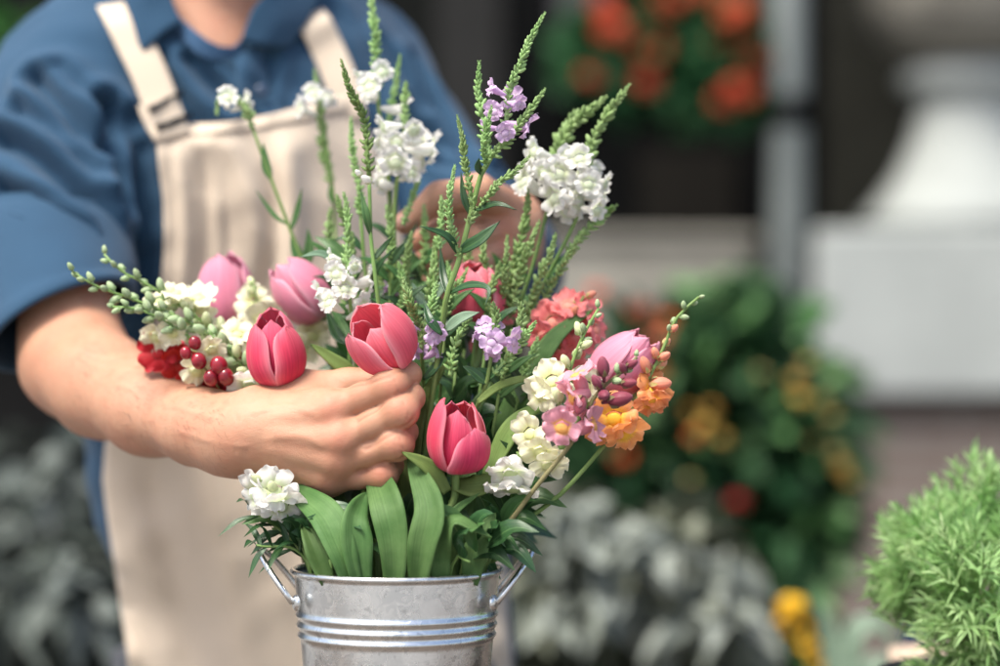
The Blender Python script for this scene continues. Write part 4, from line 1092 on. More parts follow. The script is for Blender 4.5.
# --- neck, head and trunk under the clothes
f = Field((-.42, 1.68, .0), (.12, 2.16, 1.92), .0062)
def nz(a=30): a = math.radians(a); return (math.sin(a), -math.cos(a), 0)
f.seg(P(208, -70, 1.93), P(214, 60, 1.925), .060, .066, .03)
f.seg(P(216, 40, 1.905), P(110, 92, 1.87), .050, .045, .04); f.seg(P(216, 40, 1.92), P(330, 78, 1.99), .050, .045, .04)
f.seg(P(222, 95, 1.91), P(238, 170, 1.91), .120, .140, .05, nz(), .62); f.seg(P(238, 170, 1.91), P(318, 650, 1.925), .135, .140, .05, nz(15), .62)
f.seg(P(212, 12, 1.868), P(186, 26, 1.868), .011, .009, .014); f.seg(P(224, 14, 1.872), P(262, 18, 1.895), .011, .009, .014)   # collar bones
f.seg(P(212, -40, 1.905), P(224, 66, 1.862), .052, .045, .03)
f.seg(P(208, -135, 1.905), P(208, -190, 1.92), .078, .088, .04, nz(), 1.12); f.seg(P(222, -84, 1.815), P(214, -112, 1.86), .034, .058, .04)
f.seg(P(228, -130, 1.795), P(226, -160, 1.815), .013, .010, .02)
for sx, fx in ((-.07, -.02), (.08, .03)):
    hp = P(318, 650, 1.925) + Vector((sx, 0, -.04)); kn = Vector((hp.x + fx, 1.90, .50)); an = Vector((hp.x + fx, 1.94, .09))
    f.seg(hp, kn, .066, .050, .03); f.seg(kn, an, .050, .034, .02); f.seg(an + Vector((0, .03, -.045)), an + Vector((.01, -.15, -.06)), .040, .030, .02)
V3, Q3 = f.mesh(2)
C3 = np.zeros((len(V3), 4)); C3[:, 3] = 1; C3[:, 0] = .12
V = np.concatenate([V1, V2, V3]); Q = np.concatenate([Q1, Q2 + len(V1), Q3 + len(V1) + len(V2)]); Cc = np.concatenate([C1, C2, C3])
def bridge(i0, i1, j0, j1, a, b, r):
    """hidden upper arm: joins two islands of the body inside the sleeve"""
    a, b = Vector(a), Vector(b); M = frame(b - a); out = []
    for lo_, hi_, c in ((i0, i1, a), (j0, j1, b)):
        ids = []
        for q in range(8):
            t = np.array(c + M @ Vector((math.cos(q * PI / 4), math.sin(q * PI / 4), 0)) * r)
            ids.append(lo_ + int(np.argmin(np.linalg.norm(V[lo_:hi_] - t, axis=1))))
        out.append(ids)
    return [(out[0][q], out[0][(q + 1) % 8], out[1][(q + 1) % 8], out[1][q]) for q in range(8)]
n1, n2 = len(V1), len(V1) + len(V2)
Q = np.concatenate([Q, np.array(bridge(0, n1, n2, len(V), P(55, 262, 1.757), P(85, 100, 1.86), .03) + bridge(n1, n2, n2, len(V), P(512, 262, 1.885), P(345, 85, 1.985), .03))])
body = np_mesh('body', V, Q, m_skin, person, Cc)

# fine hairs on the forearm
rs = random.Random(5); mb = MB()
for _ in range(620):
    hx, hy = rs.uniform(70, 225), rs.uniform(320, 470)
    p, nn = hit(bv1, hx, hy)
    if p is None or nn.y > -.25: continue
    d = (D(.9, .45 + rs.uniform(-.3, .5), 0) - nn * D(.9, .45, 0).dot(nn)).normalized(); l = rs.uniform(.004, .009)
    q = p + d * l * .55 + nn * l * .18; e = p + d * l + nn * l * .18
    s_ = d.cross(nn) * .00008
    i = [mb.add(x) for x in (p - s_, p + s_, q + s_ * .7, q - s_ * .7, e)]
    mb.face((i[0], i[1], i[2], i[3])); mb.face((i[3], i[2], i[4]))
hr = mb.build('arm_hair', simple('body_hair', (.07, .035, .02), .6, .2), person); hr['kind'] = 'stuff'

# ------------------------------------------------------------------ shirt
m_shirt = cloth('shirt_blue', (.0185, .060, .116), 1500, .10, .85, .08, .25)
m_shirt_in = cloth('shirt_blue_dark', (.030, .085, .175), 1500, .10, .85, .2, .2)
f = Field((-.43, 1.64, .72), (.16, 2.16, 1.55), .0036)
f.seg(P(214, 28, 1.93), P(92, 96, 1.86), .060, .066, .03); f.seg(P(214, 28, 1.935), P(338, 84, 2.0), .060, .066, .03)
f.seg(P(224, 92, 1.915), P(238, 170, 1.915), .140, .160, .05, nz(26), .66); f.seg(P(238, 170, 1.915), P(288, 465, 1.92), .158, .149, .05, nz(20), .66)
f.seg(P(288, 465, 1.92), P(330, 530, 1.925), .149, .140, .03, nz(15), .66); f.seg(P(330, 530, 1.925), P(336, 640, 1.925), .140, .150, .03, nz(15), .66)
g = f.like()
g.seg(P(70, 108, 1.845), P(48, 190, 1.80), .0700, .0630, .02); g.seg(P(48, 190, 1.80), P(51, 252, 1.757), .0620, .0510, .02)
g.seg(P(345, 80, 2.0), P(494, 266, 1.875), .066, .050, .02); g.seg(P(496, 266, 1.875), P(503, 246, 1.79), .048, .038, .02)
f.merge(g, .022)
f.seg(P(212, -30, 1.905), P(214, 40, 1.90), .058, .066, .012, sub=True)     # opening for the neck
Vs, Qs = f.mesh(2)
ns = vnormals(Vs, Qs); bs = bvh_of(Vs, Qs)
def crease(Vm, bv, pts, depth, width, ridge=.6):
    pp = [hit(bv, *q)[0] for q in pts]; pp = [Vector(p) for p in pp if p is not None]
    if len(pp) < 2: return 0
    pl = crv(pp, 14); d = polydist(Vm, pl)
    depth = depth * 1.75
    return -depth * np.exp(-(d / width) ** 2) + depth * ridge * np.exp(-((d - width * 2.0) / (width * 1.1)) ** 2)
dsp = .0024 * wob(Vs * np.array([1, 1, .55]), 9, 0, 8) + .0013 * wob(Vs * np.array([.8, 1, 1.4]), 17, 4, 14) + .0006 * wob(Vs, 26, 8, 16)
for pts, dpt, wd in (
    ([(36, 78), (58, 105), (78, 128), (98, 150)], .0075, .0075), ([(18, 110), (45, 125), (68, 148), (92, 172)], .0060, .0070), ([(60, 70), (80, 92), (100, 112)], .0035, .006),
    ([(0, 140), (32, 152), (62, 176), (90, 205), (104, 235)], .0080, .0075), ([(0, 190), (28, 202), (52, 222), (76, 236)], .0060, .0065), ([(2, 232), (24, 238), (44, 250)], .004, .005),
    ([(108, 108), (112, 150), (116, 200)], .0085, .008), ([(128, 120), (134, 170), (130, 230), (128, 300)], .0045, .007), ([(146, 150), (150, 220), (148, 300)], .003, .006),
    ([(160, 60), (172, 90), (200, 128)], .003, .006), ([(190, 60), (212, 84), (232, 104)], .0045, .006), ([(270, 60), (262, 90), (250, 120)], .003, .006),
    ([(380, 40), (404, 78), (424, 110)], .0035, .006), ([(410, 60), (440, 110), (462, 140), (480, 165)], .0055, .0065), ([(400, 110), (430, 140), (470, 160)], .006, .0065), ([(440, 160), (470, 170), (505, 176)], .006, .006)):
    dsp = dsp + crease(Vs, bs, pts, dpt, wd)
Vs = Vs + ns * dsp[:, None]; Vs = lap(Vs, Qs, .4)
# cut the neck opening and the sleeve ends open
cen = Vs[Qs].mean(1)
def inpoly(x, y, poly):
    r = np.zeros(len(x), bool)
    for (x0, y0), (x1, y1) in zip(poly, poly[1:] + poly[:1]):
        c = ((y0 > y) != (y1 > y)) & (x < (x1 - x0) * (y - y0) / ((y1 - y0) or 1e-9) + x0); r ^= c
    return r
_px = 500 + cen[:, 0] / (KP * cen[:, 1]); _py = 333 - (cen[:, 2] - ZC) / (KP * cen[:, 1])
keep = ~(inpoly(_px, _py, [(150, -140), (152, -20), (170, 14), (200, 48), (232, 54), (250, 30), (268, -10), (285, -140)]) & (cen[:, 1] < 1.985))
Qk = Qs[keep]
shirt = np_mesh('shirt', Vs, Qk, m_shirt, person)
bs = bvh_of(Vs, Qs)

# rolled cuff
mb = MB()
cs = [P(49, 216, 1.780), P(50, 245, 1.762), P(53, 275, 1.742), P(57, 303, 1.722), P(62, 326, 1.706)]
nrm = [D(-.02, 1, .25), D(.02, 1, .28), D(.16, 1, .32), D(.38, 1, .36), D(.56, .92, .38)]
rd = [.0615, .0630, .0610, .0590, .0570]
cc = crv(cs, 16)
def ringpt(u, v, dr=0):
    k = v * 4; i = min(int(k), 3); t = k - i
    c, _ = at_t(cc, v); nn = nrm[i].lerp(nrm[i + 1], t).normalized(); r = rd[i] + (rd[i + 1] - rd[i]) * t + dr
    x = Vector((0, 1, 0)); x = (x - nn * x.dot(nn)).normalized(); y = nn.cross(x); a = 2 * PI * u
    pnt = c + (x * math.cos(a) + y * math.sin(a)) * r
    wv = float(wob(np.array([[math.cos(a) * .05, math.sin(a) * .05, v * .10]]), 11, 0, 6)[0])
    return pnt + (pnt - c).normalized() * (wv * .0018 * (.3 + v) + .0022 * math.exp(-((v - .93) / .06) ** 2) - .0030 * math.exp(-((v - .04) / .05) ** 2))
prof_v = [(v, 0) for v in np.linspace(0, 1, 26)] + [(1.0, -.0025), (.99, -.0050), (.93, -.0062), (.80, -.0068), (.55, -.0070)]
def cuff(u, v):
    k = v * (len(prof_v) - 1); i = min(int(round(k)), len(prof_v) - 1); return ringpt(u, prof_v[i][0], prof_v[i][1])
mb.grid(cuff, 72, len(prof_v) - 1, True)
mb.build('rolled_cuff', m_shirt, person)

# collar leaves, stand and button placket
def hitf(q, off=.004, bv=None, dy=0):
    p, n_ = hit(bv or bs, q[0], q[1])
    if p is None: p = P(q[0], q[1], 1.84); n_ = Vector((0, -1, 0))
    return Vector(p) + Vector(n_) * off + Vector((0, dy, 0))
def patch(name, rows, mat, solid=.0012, n=14, sub=0):
    """rows of world points, each row a polyline; lofted"""
    R_ = [crv(r, n) for r in rows]; cols = [crv([r[i] for r in R_], n) for i in range(n + 1)]
    mb = MB(); mb.grid(lambda u, v: cols[min(n, int(round(u * n)))][min(n, int(round(v * n)))], n, n)
    o = mb.build(name, mat, person, solid=solid, subsurf=sub); return o
bs0 = bs
def cl(x, y, off): return hitf((x, y), off)
patch('collar_leaf', [[cl(112, -30, .012), cl(122, 0, .010), cl(132, 28, .008), cl(141, 57, .004)],
                      [cl(134, -34, .022), cl(146, -4, .018), cl(156, 20, .014), cl(163, 42, .009)],
                      [cl(152, -36, .026), cl(166, -8, .022), cl(174, 12, .018), cl(184, 34, .013)]], m_shirt, .002)
patch('collar_leaf', [[cl(270, -34, .026), cl(262, -4, .022), cl(250, 20, .018), cl(238, 46, .010)],
                      [cl(292, -34, .022), cl(284, 0, .018), cl(272, 26, .014), cl(258, 52, .009)],
                      [cl(318, -30, .012), cl(312, 2, .010), cl(300, 28, .008), cl(284, 50, .004)]], m_shirt, .002)
patch('collar_stand', [[cl(150, -30, .012), cl(172, 12, .011), cl(190, 34, .010), cl(206, 48, .010), cl(222, 52, .010), cl(238, 46, .010), cl(256, 12, .012)],
                       [cl(152, -20, .008), cl(174, 24, .006), cl(190, 46, .004), cl(206, 58, .003), cl(222, 62, .003), cl(240, 56, .003), cl(262, 20, .006)]], m_shirt_in, .0015)
pl = [(231, 54), (236, 74), (246, 96), (258, 118), (266, 135)]
patch('placket', [[hitf((x - 2, y), .004) for x, y in pl], [hitf((x + 12, y - 1), .0055) for x, y in pl], [hitf((x + 26, y - 3), .003) for x, y in pl]], m_shirt, .0016)
mbn = MB(); bq = hitf((252, 92), .0085); mbn.ellip(M4(bq, frame(Vector((.3, -1, .2))), .0052, .0052, .0014), 16, 8); mbn.build('button', simple('button_navy', (.03, .05, .09), .35), person)

# trousers
mb = MB(); m_tr = cloth('trousers_dark', (.02, .024, .034), 900)
for sx, fx in ((-.07, -.02), (.08, .03)):
    hp = P(318, 650, 1.925) + Vector((sx, 0, .03))
    mb.tube(crv([hp + Vector((-.012, 0, -.03)), Vector((hp.x + fx * .5, 1.93, .72)), Vector((hp.x + fx, 1.90, .5)), Vector((hp.x + fx, 1.94, .08))], 20), [.086 - .0016 * k for k in range(21)], 24)
mb.build('trousers', m_tr, person)

# ------------------------------------------------------------------ apron
m_apron = cloth('apron_beige', (.64, .53, .415), 900, .05, .9, .15, .3)
rowsL = [(131, 186), (150, 187), (200, 166), (250, 164), (300, 160), (350, 146), (400, 124), (440, 106), (480, 103), (520, 108), (570, 116), (620, 123), (680, 131), (760, 140)]
rowsL = [(124, 155), (160, 158), (200, 163), (250, 164), (300, 160), (350, 146), (400, 124), (440, 106), (480, 103), (520, 108), (570, 116), (620, 123), (680, 131), (760, 140)]
rowsR = [(95, 352), (140, 372), (190, 392), (250, 405), (300, 412), (350, 424), (400, 446), (440, 478), (480, 492), (520, 500), (570, 505), (620, 508), (680, 513), (760, 520)]
NU, NV = 70, 110
def interp(rows, v):
    ys = [r[0] for r in rows]; xs = [r[1] for r in rows]; k = v * (len(rows) - 1); i = min(int(k), len(rows) - 2); t = k - i
    return xs[i] + (xs[i + 1] - xs[i]) * t, ys[i] + (ys[i + 1] - ys[i]) * t
G = np.zeros((NV + 1, NU + 1, 3)); H_ = np.full((NV + 1, NU + 1), np.nan)
for j in range(NV + 1):
    v = j / NV; xl, yl = interp(rowsL, v); xr, yr = interp(rowsR, v)
    for i in range(NU + 1):
        u = i / NU; x = xl + (xr - xl) * u; y = yl + (yr - yl) * u
        if v < .08:                                       # the bib's slightly sagging top edge
            y += (1 - v / .08) * 9 * math.sin(PI * min(1, u * 1.15)) * (1 if u < .87 else 0)
        G[j, i, :2] = (x, y); p, n_ = hit(bs, x, y)
        if p is not None: H_[j, i] = p.y
Hhit = H_.copy()
# fill the misses, then let the cloth bridge hollows
for j in range(NV + 1):
    ok = ~np.isnan(H_[j])
    if ok.any(): H_[j] = np.interp(np.arange(NU + 1), np.where(ok)[0], H_[j][ok])
for j in range(NV + 1):
    if np.isnan(H_[j]).any(): H_[j] = H_[j - 1]
H0 = H_.copy()
for _ in range(26):
    a = H_.copy(); a[1:-1, 1:-1] = .25 * (H_[:-2, 1:-1] + H_[2:, 1:-1] + H_[1:-1, :-2] + H_[1:-1, 2:]); H_ = np.minimum(a, H0)
U_, V_ = np.meshgrid(np.linspace(0, 1, NU + 1), np.linspace(0, 1, NV + 1))
hang = np.clip((V_ - .50) / .5, 0, 1)
H_ -= .010 + .012 * hang
fold = np.zeros_like(H_)
def apfold(u0, v0, u1, v1, amp, w):
    t = np.clip((V_ - v0) / (v1 - v0), 0, 1); uc = u0 + (u1 - u0) * t
    return amp * np.exp(-((U_ - uc) / w) ** 2) * np.clip((V_ - v0 + .06) / .10, 0, 1) * np.clip((v1 + .08 - V_) / .10, 0, 1)
fold += apfold(.10, .08, .07, .45, .006, .030) - apfold(.20, .10, .13, .5, .006, .035) + apfold(.33, .02, .42, .22, .010, .07) + apfold(.48, .16, .36, .46, -.010, .050) + apfold(.60, .08, .45, .40, .010, .055) - apfold(.27, .18, .24, .5, .005, .03)
fold += apfold(.12, .60, .20, 1.1, -.010, .05) + apfold(.25, .55, .34, 1.1, .010, .06) - apfold(.45, .58, .52, 1.1, .010, .06) + apfold(.66, .55, .66, 1.1, .008, .06) - apfold(.9, .6, .93, 1.1, .012, .05)
PV = np.stack([G[..., 0], H_, G[..., 1]], -1).reshape(-1, 3)
fold += (.0020 * wob(PV * np.array([.0008, .2, .0004]), 9, 0, 8)).reshape(fold.shape) + (.0006 * wob(PV * np.array([.0008, .2, .0006]), 30, 8, 16)).reshape(fold.shape)
H_ = np.fmin(H_ - fold * .85, Hhit - .005)
mb = MB()
for j in range(NV + 1):
    for i in range(NU + 1): mb.add(P(G[j, i, 0], G[j, i, 1], H_[j, i]), (i / NU, j / NV))
for j in range(NV):
    for i in range(NU):
        a = j * (NU + 1) + i; mb.face((a, a + NU + 1, a + NU + 2, a + 1))
ap = mb.build('apron', m_apron, person, solid=.0016)
def edge_pt(j, i, off): return P(G[j, i, 0], G[j, i, 1], H_[j, i] - off)
# hem along the bib's top and left side
mb = MB()
def hem_top(u, v):
    i = int(round(u * NU)); j = int(round(v * 3)); return edge_pt(j, i, .0018)
mb.grid(hem_top, NU, 3); mb.build('bib_hem', m_apron, ap, solid=.0014)
# shoulder straps
def strap(c, w, name='strap', off=.006):
    pp = [hitf(q, off) if not isinstance(q, Vector) else q for q in c]
    path = crv(pp, 30); mb = MB()
    blade(mb, path, w, (.15, -1, .35), .0, prof=lambda v: 1, nu=6)
    return mb.build(name, m_apron, person, solid=.0018)
wS = 36 * KP * 1.82
strap([P(172, 138, float(H_[3, 6]) - .004), (163, 108), (149, 76), (134, 44), (119, 14), P(107, -10, 1.858), P(100, -30, 1.90), P(100, -38, 1.96)], wS, off=.0055)
strap([P(351, 122, float(H_[3, NU - 2]) - .004), (338, 86), (322, 50), (308, 24), P(298, 0, 1.90), P(290, -18, 1.95)], wS * .95, off=.007)
strap([(173, 131), (168, 122), (162, 112), (158, 104)], wS * 1.02, 'strap_fold', .0105)
m_blk = simple('buckle_black', (.012, .012, .013), .35, .2)
def bar(q0, q1, off):
    a, b = hitf(q0, off), hitf(q1, off)
    mb = MB(); mb.tube([a, a.lerp(b, .5) + Vector((0, -.002, 0)), b], .0022, 8); return mb
for q0, q1 in (((145, 113), (176, 102)), ((152, 133), (184, 124))):
    bar(q0, q1, .012).build('buckle_bar', m_blk, person)
# ------------------------------------------------------------------ setting
def boxpx(mb, x0, y0, x1, y1, Y0, depth, bottom=None):
    """a box whose front face spans those image columns and rows at distance Y0"""
    a, b = P(x0, y1, Y0), P(x1, y0, Y0)
    mb.box((a.x, Y0, a.z if bottom is None else bottom), (b.x, Y0 + depth, b.z))
gm = NT('paving'); br = gm.n('TexBrick', Scale=1.0); br.inputs['Color1'].default_value = (.30, .29, .28, 1); br.inputs['Color2'].default_value = (.24, .235, .225, 1); br.inputs['Mortar'].default_value = (.06, .06, .055, 1)
gm.l(gm.n('TexCoord').outputs['Object'], br.inputs['Vector']); gm.set(Base_Color=br.outputs[0], Roughness=.85)
mb = MB(); mb.grid(lambda u, v: ((u - .5) * 120, (v - .3) * 120, 0), 20, 20)
tag(mb.build('ground', gm.m), kind='structure')
m_wood = simple('bench_wood', (.085, .065, .05), .7, .3, 14)
m_dkwood = simple('dark_wood', (.008, .008, .008), .8, .3, 9, spec=.06)
# the worktable the bucket stands on (below the picture)
mb = MB(); mb.box((-.62, 1.22, zB - .042), (.42, 1.70, zB))
tag(mb.build('worktable', m_wood, bevel=.004), kind='structure')
mb = MB()
for lx in (-.57, .37):
    for ly in (1.27, 1.65): mb.box((lx - .03, ly - .03, 0), (lx + .03, ly + .03, zB - .043))
tag(mb.build('worktable_legs', m_wood), kind='structure')

# shop front: dark timber, glazed window, door post
m_black = simple('black_paint', (.0025, .0028, .003), .7, .3, 5, spec=.06)
m_green = simple('green_black_paint', (.006, .007, .0065), .7, .3, 5, spec=.06)
m_grey = simple('grey_paint', (.021, .021, .0205), .7, .2, 5, spec=.1)
m_brown = simple('brown_panel', (.009, .008, .0065), .7, .35, 3, spec=.1)
m_olive = simple('olive_render', (.018, .018, .0145), .9, .4, 3, spec=.1)
m_glassd = simple('dark_glass', (.018, .020, .022), .4, .5, 2, spec=.15)
shop = thing('shop_front', 'dark timber shop front with grey posts and dim glazing behind everything', 'shop front', (0, 5.7, 0))
mb = MB(); mb.box((-5, 5.72, 0), (5, 5.9, 4.2)); mb.build('wall', m_green, shop, smooth=False)
YS = 5.55
mb = MB(); boxpx(mb, 436, -420, 502, 260, YS, .14, 0); mb.build('door_post', m_grey, shop, smooth=False)
mb = MB(); boxpx(mb, 502, -420, 556, 260, YS + .02, .14, 0); mb.build('door_jamb', m_black, shop, smooth=False)
mb = MB(); boxpx(mb, 556, -420, 604, 112, YS + .01, .12); mb.build('window_frame', simple('grey_frame', (.06, .06, .063), .7, spec=.1), shop, smooth=False)
mb = MB(); boxpx(mb, 604, -420, 770, 112, YS + .08, .05); mb.build('window_pane', m_glassd, shop, smooth=False)
mb = MB(); boxpx(mb, 556, 114, 815, 240, YS + .03, .10, 0); mb.build('lower_panel', m_black, shop, smooth=False)
mb = MB(); boxpx(mb, 640, 150, 735, 236, YS + .0, .02); mb.build('inset_panel', m_brown, shop, smooth=False)
mb = MB(); boxpx(mb, 814, -420, 1300, 260, YS + .02, .10, 0); mb.build('rendered_wall', m_olive, shop, smooth=False)
mb = MB(); boxpx(mb, 804, -420, 823, 620, 5.05, .07, 0); mb.build('black_post', m_black, shop, smooth=False)

# drainpipe with its clamp
m_pipe = simple('pipe_grey', (.165, .185, .180), .45, .12, 4, metal=.2)
dp = thing('drainpipe', 'pale grey metal drainpipe with a black clamp beside the geraniums', 'drainpipe', (P(788, 400, 4.95).x, 4.95, 0))
mb = MB(); c = P(788, 333, 4.95); r = 17.5 * KP * 4.95
mb.tube([(c.x, 4.95, 0), (c.x, 4.95, 3.4)], r, 24); mb.build('pipe', m_pipe, dp)
mb = MB(); z = P(0, 112, 4.95).z; mb.tube([(c.x, 4.95, z - .03), (c.x, 4.95, z + .03)], r * 1.2, 24); mb.build('clamp', m_black, dp)

# window box on a black rail
wbx = thing('window_box', 'long black flower box on a rail under the window', 'window box', P(665, 118, 5.1))
mb = MB(); boxpx(mb, 556, 98, 815, 122, 5.02, .20); mb.build('trough', m_black, wbx, smooth=False, bevel=.006)
mb = MB(); a = P(550, 103, 4.99); b = P(818, 103, 4.99); mb.tube([a, b], .012, 10); mb.build('rail', m_black, wbx)

# stone urn pedestal on a brick wall
st = NT('pale_stone'); f_ = st.noise(6, 6, .65); f2 = st.noise(40, 4, .6)
st.set(Base_Color=st.mix(st.math('MULTIPLY', f2, .5), st.ramp(f_, [(.3, (.27, .292, .285)), (.7, (.375, .40, .39))]), (.24, .245, .22, 1)), Roughness=.85); st.bump(f2, .4, .004)
m_stone = st.m
m_stone_w = simple('weathered_stone', (.17, .16, .135), .9, .35, 12, bump=.4, bscale=50)
bw = NT('brick_wall'); tb = bw.n('TexBrick', Scale=1.0)
for k_, v_ in (('Color1', (.115, .078, .062, 1)), ('Color2', (.16, .118, .098, 1)), ('Mortar', (.20, .180, .160, 1))): tb.inputs[k_].default_value = v_
tb.inputs['Brick Width'].default_value = .21; tb.inputs['Row Height'].default_value = .052; tb.inputs['Mortar Size'].default_value = .007
mpp = bw.n('Mapping'); mpp.inputs['Rotation'].default_value = (PI / 2, 0, 0); bw.l(bw.n('TexCoord').outputs['Object'], mpp.inputs[0]); bw.l(mpp.outputs[0], tb.inputs['Vector'])
bw.set(Base_Color=bw.mix(bw.math('MULTIPLY', bw.noise(9, 4), .4), tb.outputs[0], (.10, .09, .085, 1)), Roughness=.9)
zt = P(0, 404, 4.95).z
bwall = thing('brick_wall', 'low brown brick wall carrying the stone urn', 'brick wall', (P(960, 0, 4.95).x, 5.1, 0))
mb = MB(); a = P(822, 404, 4.95); mb.box((a.x, 4.95, 0), (a.x + 1.6, 5.45, zt)); mb.build('brickwork', bw.m, bwall, smooth=False)
mb = MB(); mb.box((a.x - .02, 4.92, zt + .002), (a.x + 1.65, 5.48, zt + .018)); mb.build('shadow_strip', m_black, bwall, smooth=False)  # black strip standing in for the shadow line under the stone block
urn = thing('stone_urn', 'weathered pale stone garden urn on a square block', 'stone urn', (P(985, 0, 4.9).x, 5.15, zt + .019))
mb = MB(); a = P(816, 398, 4.9); b = P(1155, 228, 4.9); mb.box((a.x, 4.9, zt + .019), (b.x, 5.42, b.z)); mb.build('block', m_stone, urn, smooth=False, bevel=.012)
kk = KP * 4.95
def R_(w): return w * kk
zz = lambda y: P(0, y, 4.98).z
c = (P(985, 0, 4.98).x, 5.15, 0)
mb = MB(); mb.lathe(c, [(0, zz(229)), (R_(112), zz(229)), (R_(112), zz(212)), (R_(98), zz(200)), (R_(76), zz(170)), (R_(60), zz(135)), (R_(53), zz(105)), (R_(51), zz(90)), (R_(66), zz(84)), (R_(74), zz(72)), (R_(66), zz(60)), (R_(50), zz(56))], 48); mb.build('foot', m_stone, urn)
mb = MB(); mb.lathe(c, [(R_(48), zz(57)), (R_(70), zz(48)), (R_(96), zz(30)), (R_(108), zz(8)), (R_(112), zz(-20)), (R_(116), zz(-70)), (R_(135), zz(-90)), (R_(135), zz(-100)), (R_(110), zz(-96)), (R_(95), zz(-60)), (0, zz(-40))], 48)
for i, v in enumerate(mb.V):
    pass
mb.build('bowl', m_stone_w, urn)

# pale stone trough behind the flower shrub
tr = thing('stone_trough', 'low pale stone trough behind the marigold shrub', 'stone trough', (P(650, 0, 5.0).x, 5.1, 0))
m_tr_ = simple('trough_stone', (.23, .218, .185), .9, .18, 6)
mb = MB(); boxpx(mb, 536, 238, 758, 420, 5.0, .30, 0); mb.build('body', m_tr_, tr, smooth=False, bevel=.03)
mb = MB(); boxpx(mb, 532, 231, 762, 243, 4.985, .33); mb.build('lip', m_tr_, tr, smooth=False, bevel=.008)

# ------------------------------------------------------------------ background plants
m_ger_leaf = scatterleaf('geranium_leaves', [(0, (.012, .060, .022)), (.5, (.022, .10, .036)), (1, (.055, .155, .06))])
m_shr_leaf = scatterleaf('shrub_leaves', [(0, (.005, .022, .009)), (.5, (.014, .058, .020)), (1, (.055, .125, .05))])
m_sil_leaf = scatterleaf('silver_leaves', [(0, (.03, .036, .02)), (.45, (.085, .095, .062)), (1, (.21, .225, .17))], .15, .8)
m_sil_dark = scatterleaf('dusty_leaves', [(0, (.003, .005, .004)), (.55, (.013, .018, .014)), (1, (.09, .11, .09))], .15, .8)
def flower_head_mesh(R, n, seed, flat=.6):
    rs = random.Random(seed); mb = MB()
    for i in range(n):
        d = Vector((rs.gauss(0, 1), rs.gauss(0, 1), rs.gauss(0, 1))).normalized(); M = frame(d, roll=rs.uniform(0, 6))
        p = Vector((d.x, d.y, d.z * flat)) * R * .8
        for q in range(5):
            a = q * 2 * PI / 5; dirv = M @ Vector((math.cos(a), math.sin(a), .25)); sd_ = M @ Vector((-math.sin(a), math.cos(a), 0)); b = len(mb.V); l = R * .36
            for t, w_ in ((0, .15), (.55, .55), (.9, .45), (1.0, .12)):
                mb.add(p + dirv * l * t - sd_ * l * w_, (0, t)); mb.add(p + dirv * l * t + sd_ * l * w_, (1, t))
            for k in range(3): mb.face((b + 2 * k, b + 2 * k + 1, b + 2 * k + 3, b + 2 * k + 2))
    return mb
FH = [flower_head_mesh(1, 26, i) for i in range(3)]; _fh = {}
def fhead(root, p, R, mat, i=0, name='flower_head'):
    k = (i % 3, mat.name)
    if k not in _fh: _fh[k] = FH[i % 3].data('flower_head', mat)
    return put(_fh[k], name, root, p, Matrix.Rotation(i * 1.3, 3, 'Z'), R)
def fm(name, c, tr_=.2): return petal(name, c, tuple(x * .7 for x in c), tuple(min(1, x * 1.15) for x in c), .2, tr_, .6)
f_ger = fm('geranium_red', (.56, .085, .03)); f_org = fm('marigold_orange', (.78, .16, .03)); f_yel = fm('marigold_yellow', (.60, .38, .08)); f_red = fm('shrub_red', (.40, .008, .012)); f_cor = fm('shrub_coral', (.72, .19, .11)); f_bry = fm('bright_yellow', (.86, .52, .025)); f_pale = fm('pale_yellow', (.72, .62, .25))
def stalk(root, a, b, r=.004, mat=None):
    mb = MB(); mb.tube(crv([a, a.lerp(b, .5) + Vector((.01, 0, 0)), b], 8), r, 6); return mb.build('stalk', mat or m_mleaf, root)

YG = 4.93
for k, (bl, heads, lab) in enumerate((
    ([(588, 60, 26, 45), (630, 60, 36, 50), (655, 20, 32, 50)], [(612, 28, 22), (650, 48, 24), (645, 82, 20), (590, 76, 13), (668, 2, 18), (606, 5, 18)], 'orange red geranium in the left half of the black window box'),
    ([(705, 40, 36, 55), (745, 50, 30, 55), (690, 85, 30, 22), (735, 95, 28, 14)], [(735, 12, 24), (722, 40, 16), (756, 58, 20), (742, 90, 22), (725, 101, 17), (702, -8, 16)], 'orange red geranium in the right half of the black window box, next to the drainpipe'))):
    base = P(sum(b[0] for b in bl) / len(bl), 104, YG + .18)
    g_ = thing('geranium', lab, 'geranium', base, 'geraniums in the window box')
    mb = MB(); scatter(mb, [(P(x, y, YG + .10), (rx * KP * YG, .11, ry * KP * YG), 210) for x, y, rx, ry in bl], .055, .055, 40 + k)
    mb.build('foliage', m_ger_leaf, g_)
    for i, (x, y, r) in enumerate(heads):
        hp = P(x, y, YG - .04 + .02 * (i % 3)); fhead(g_, hp, r * .84 * KP * YG, f_ger, i); stalk(g_, base, hp)

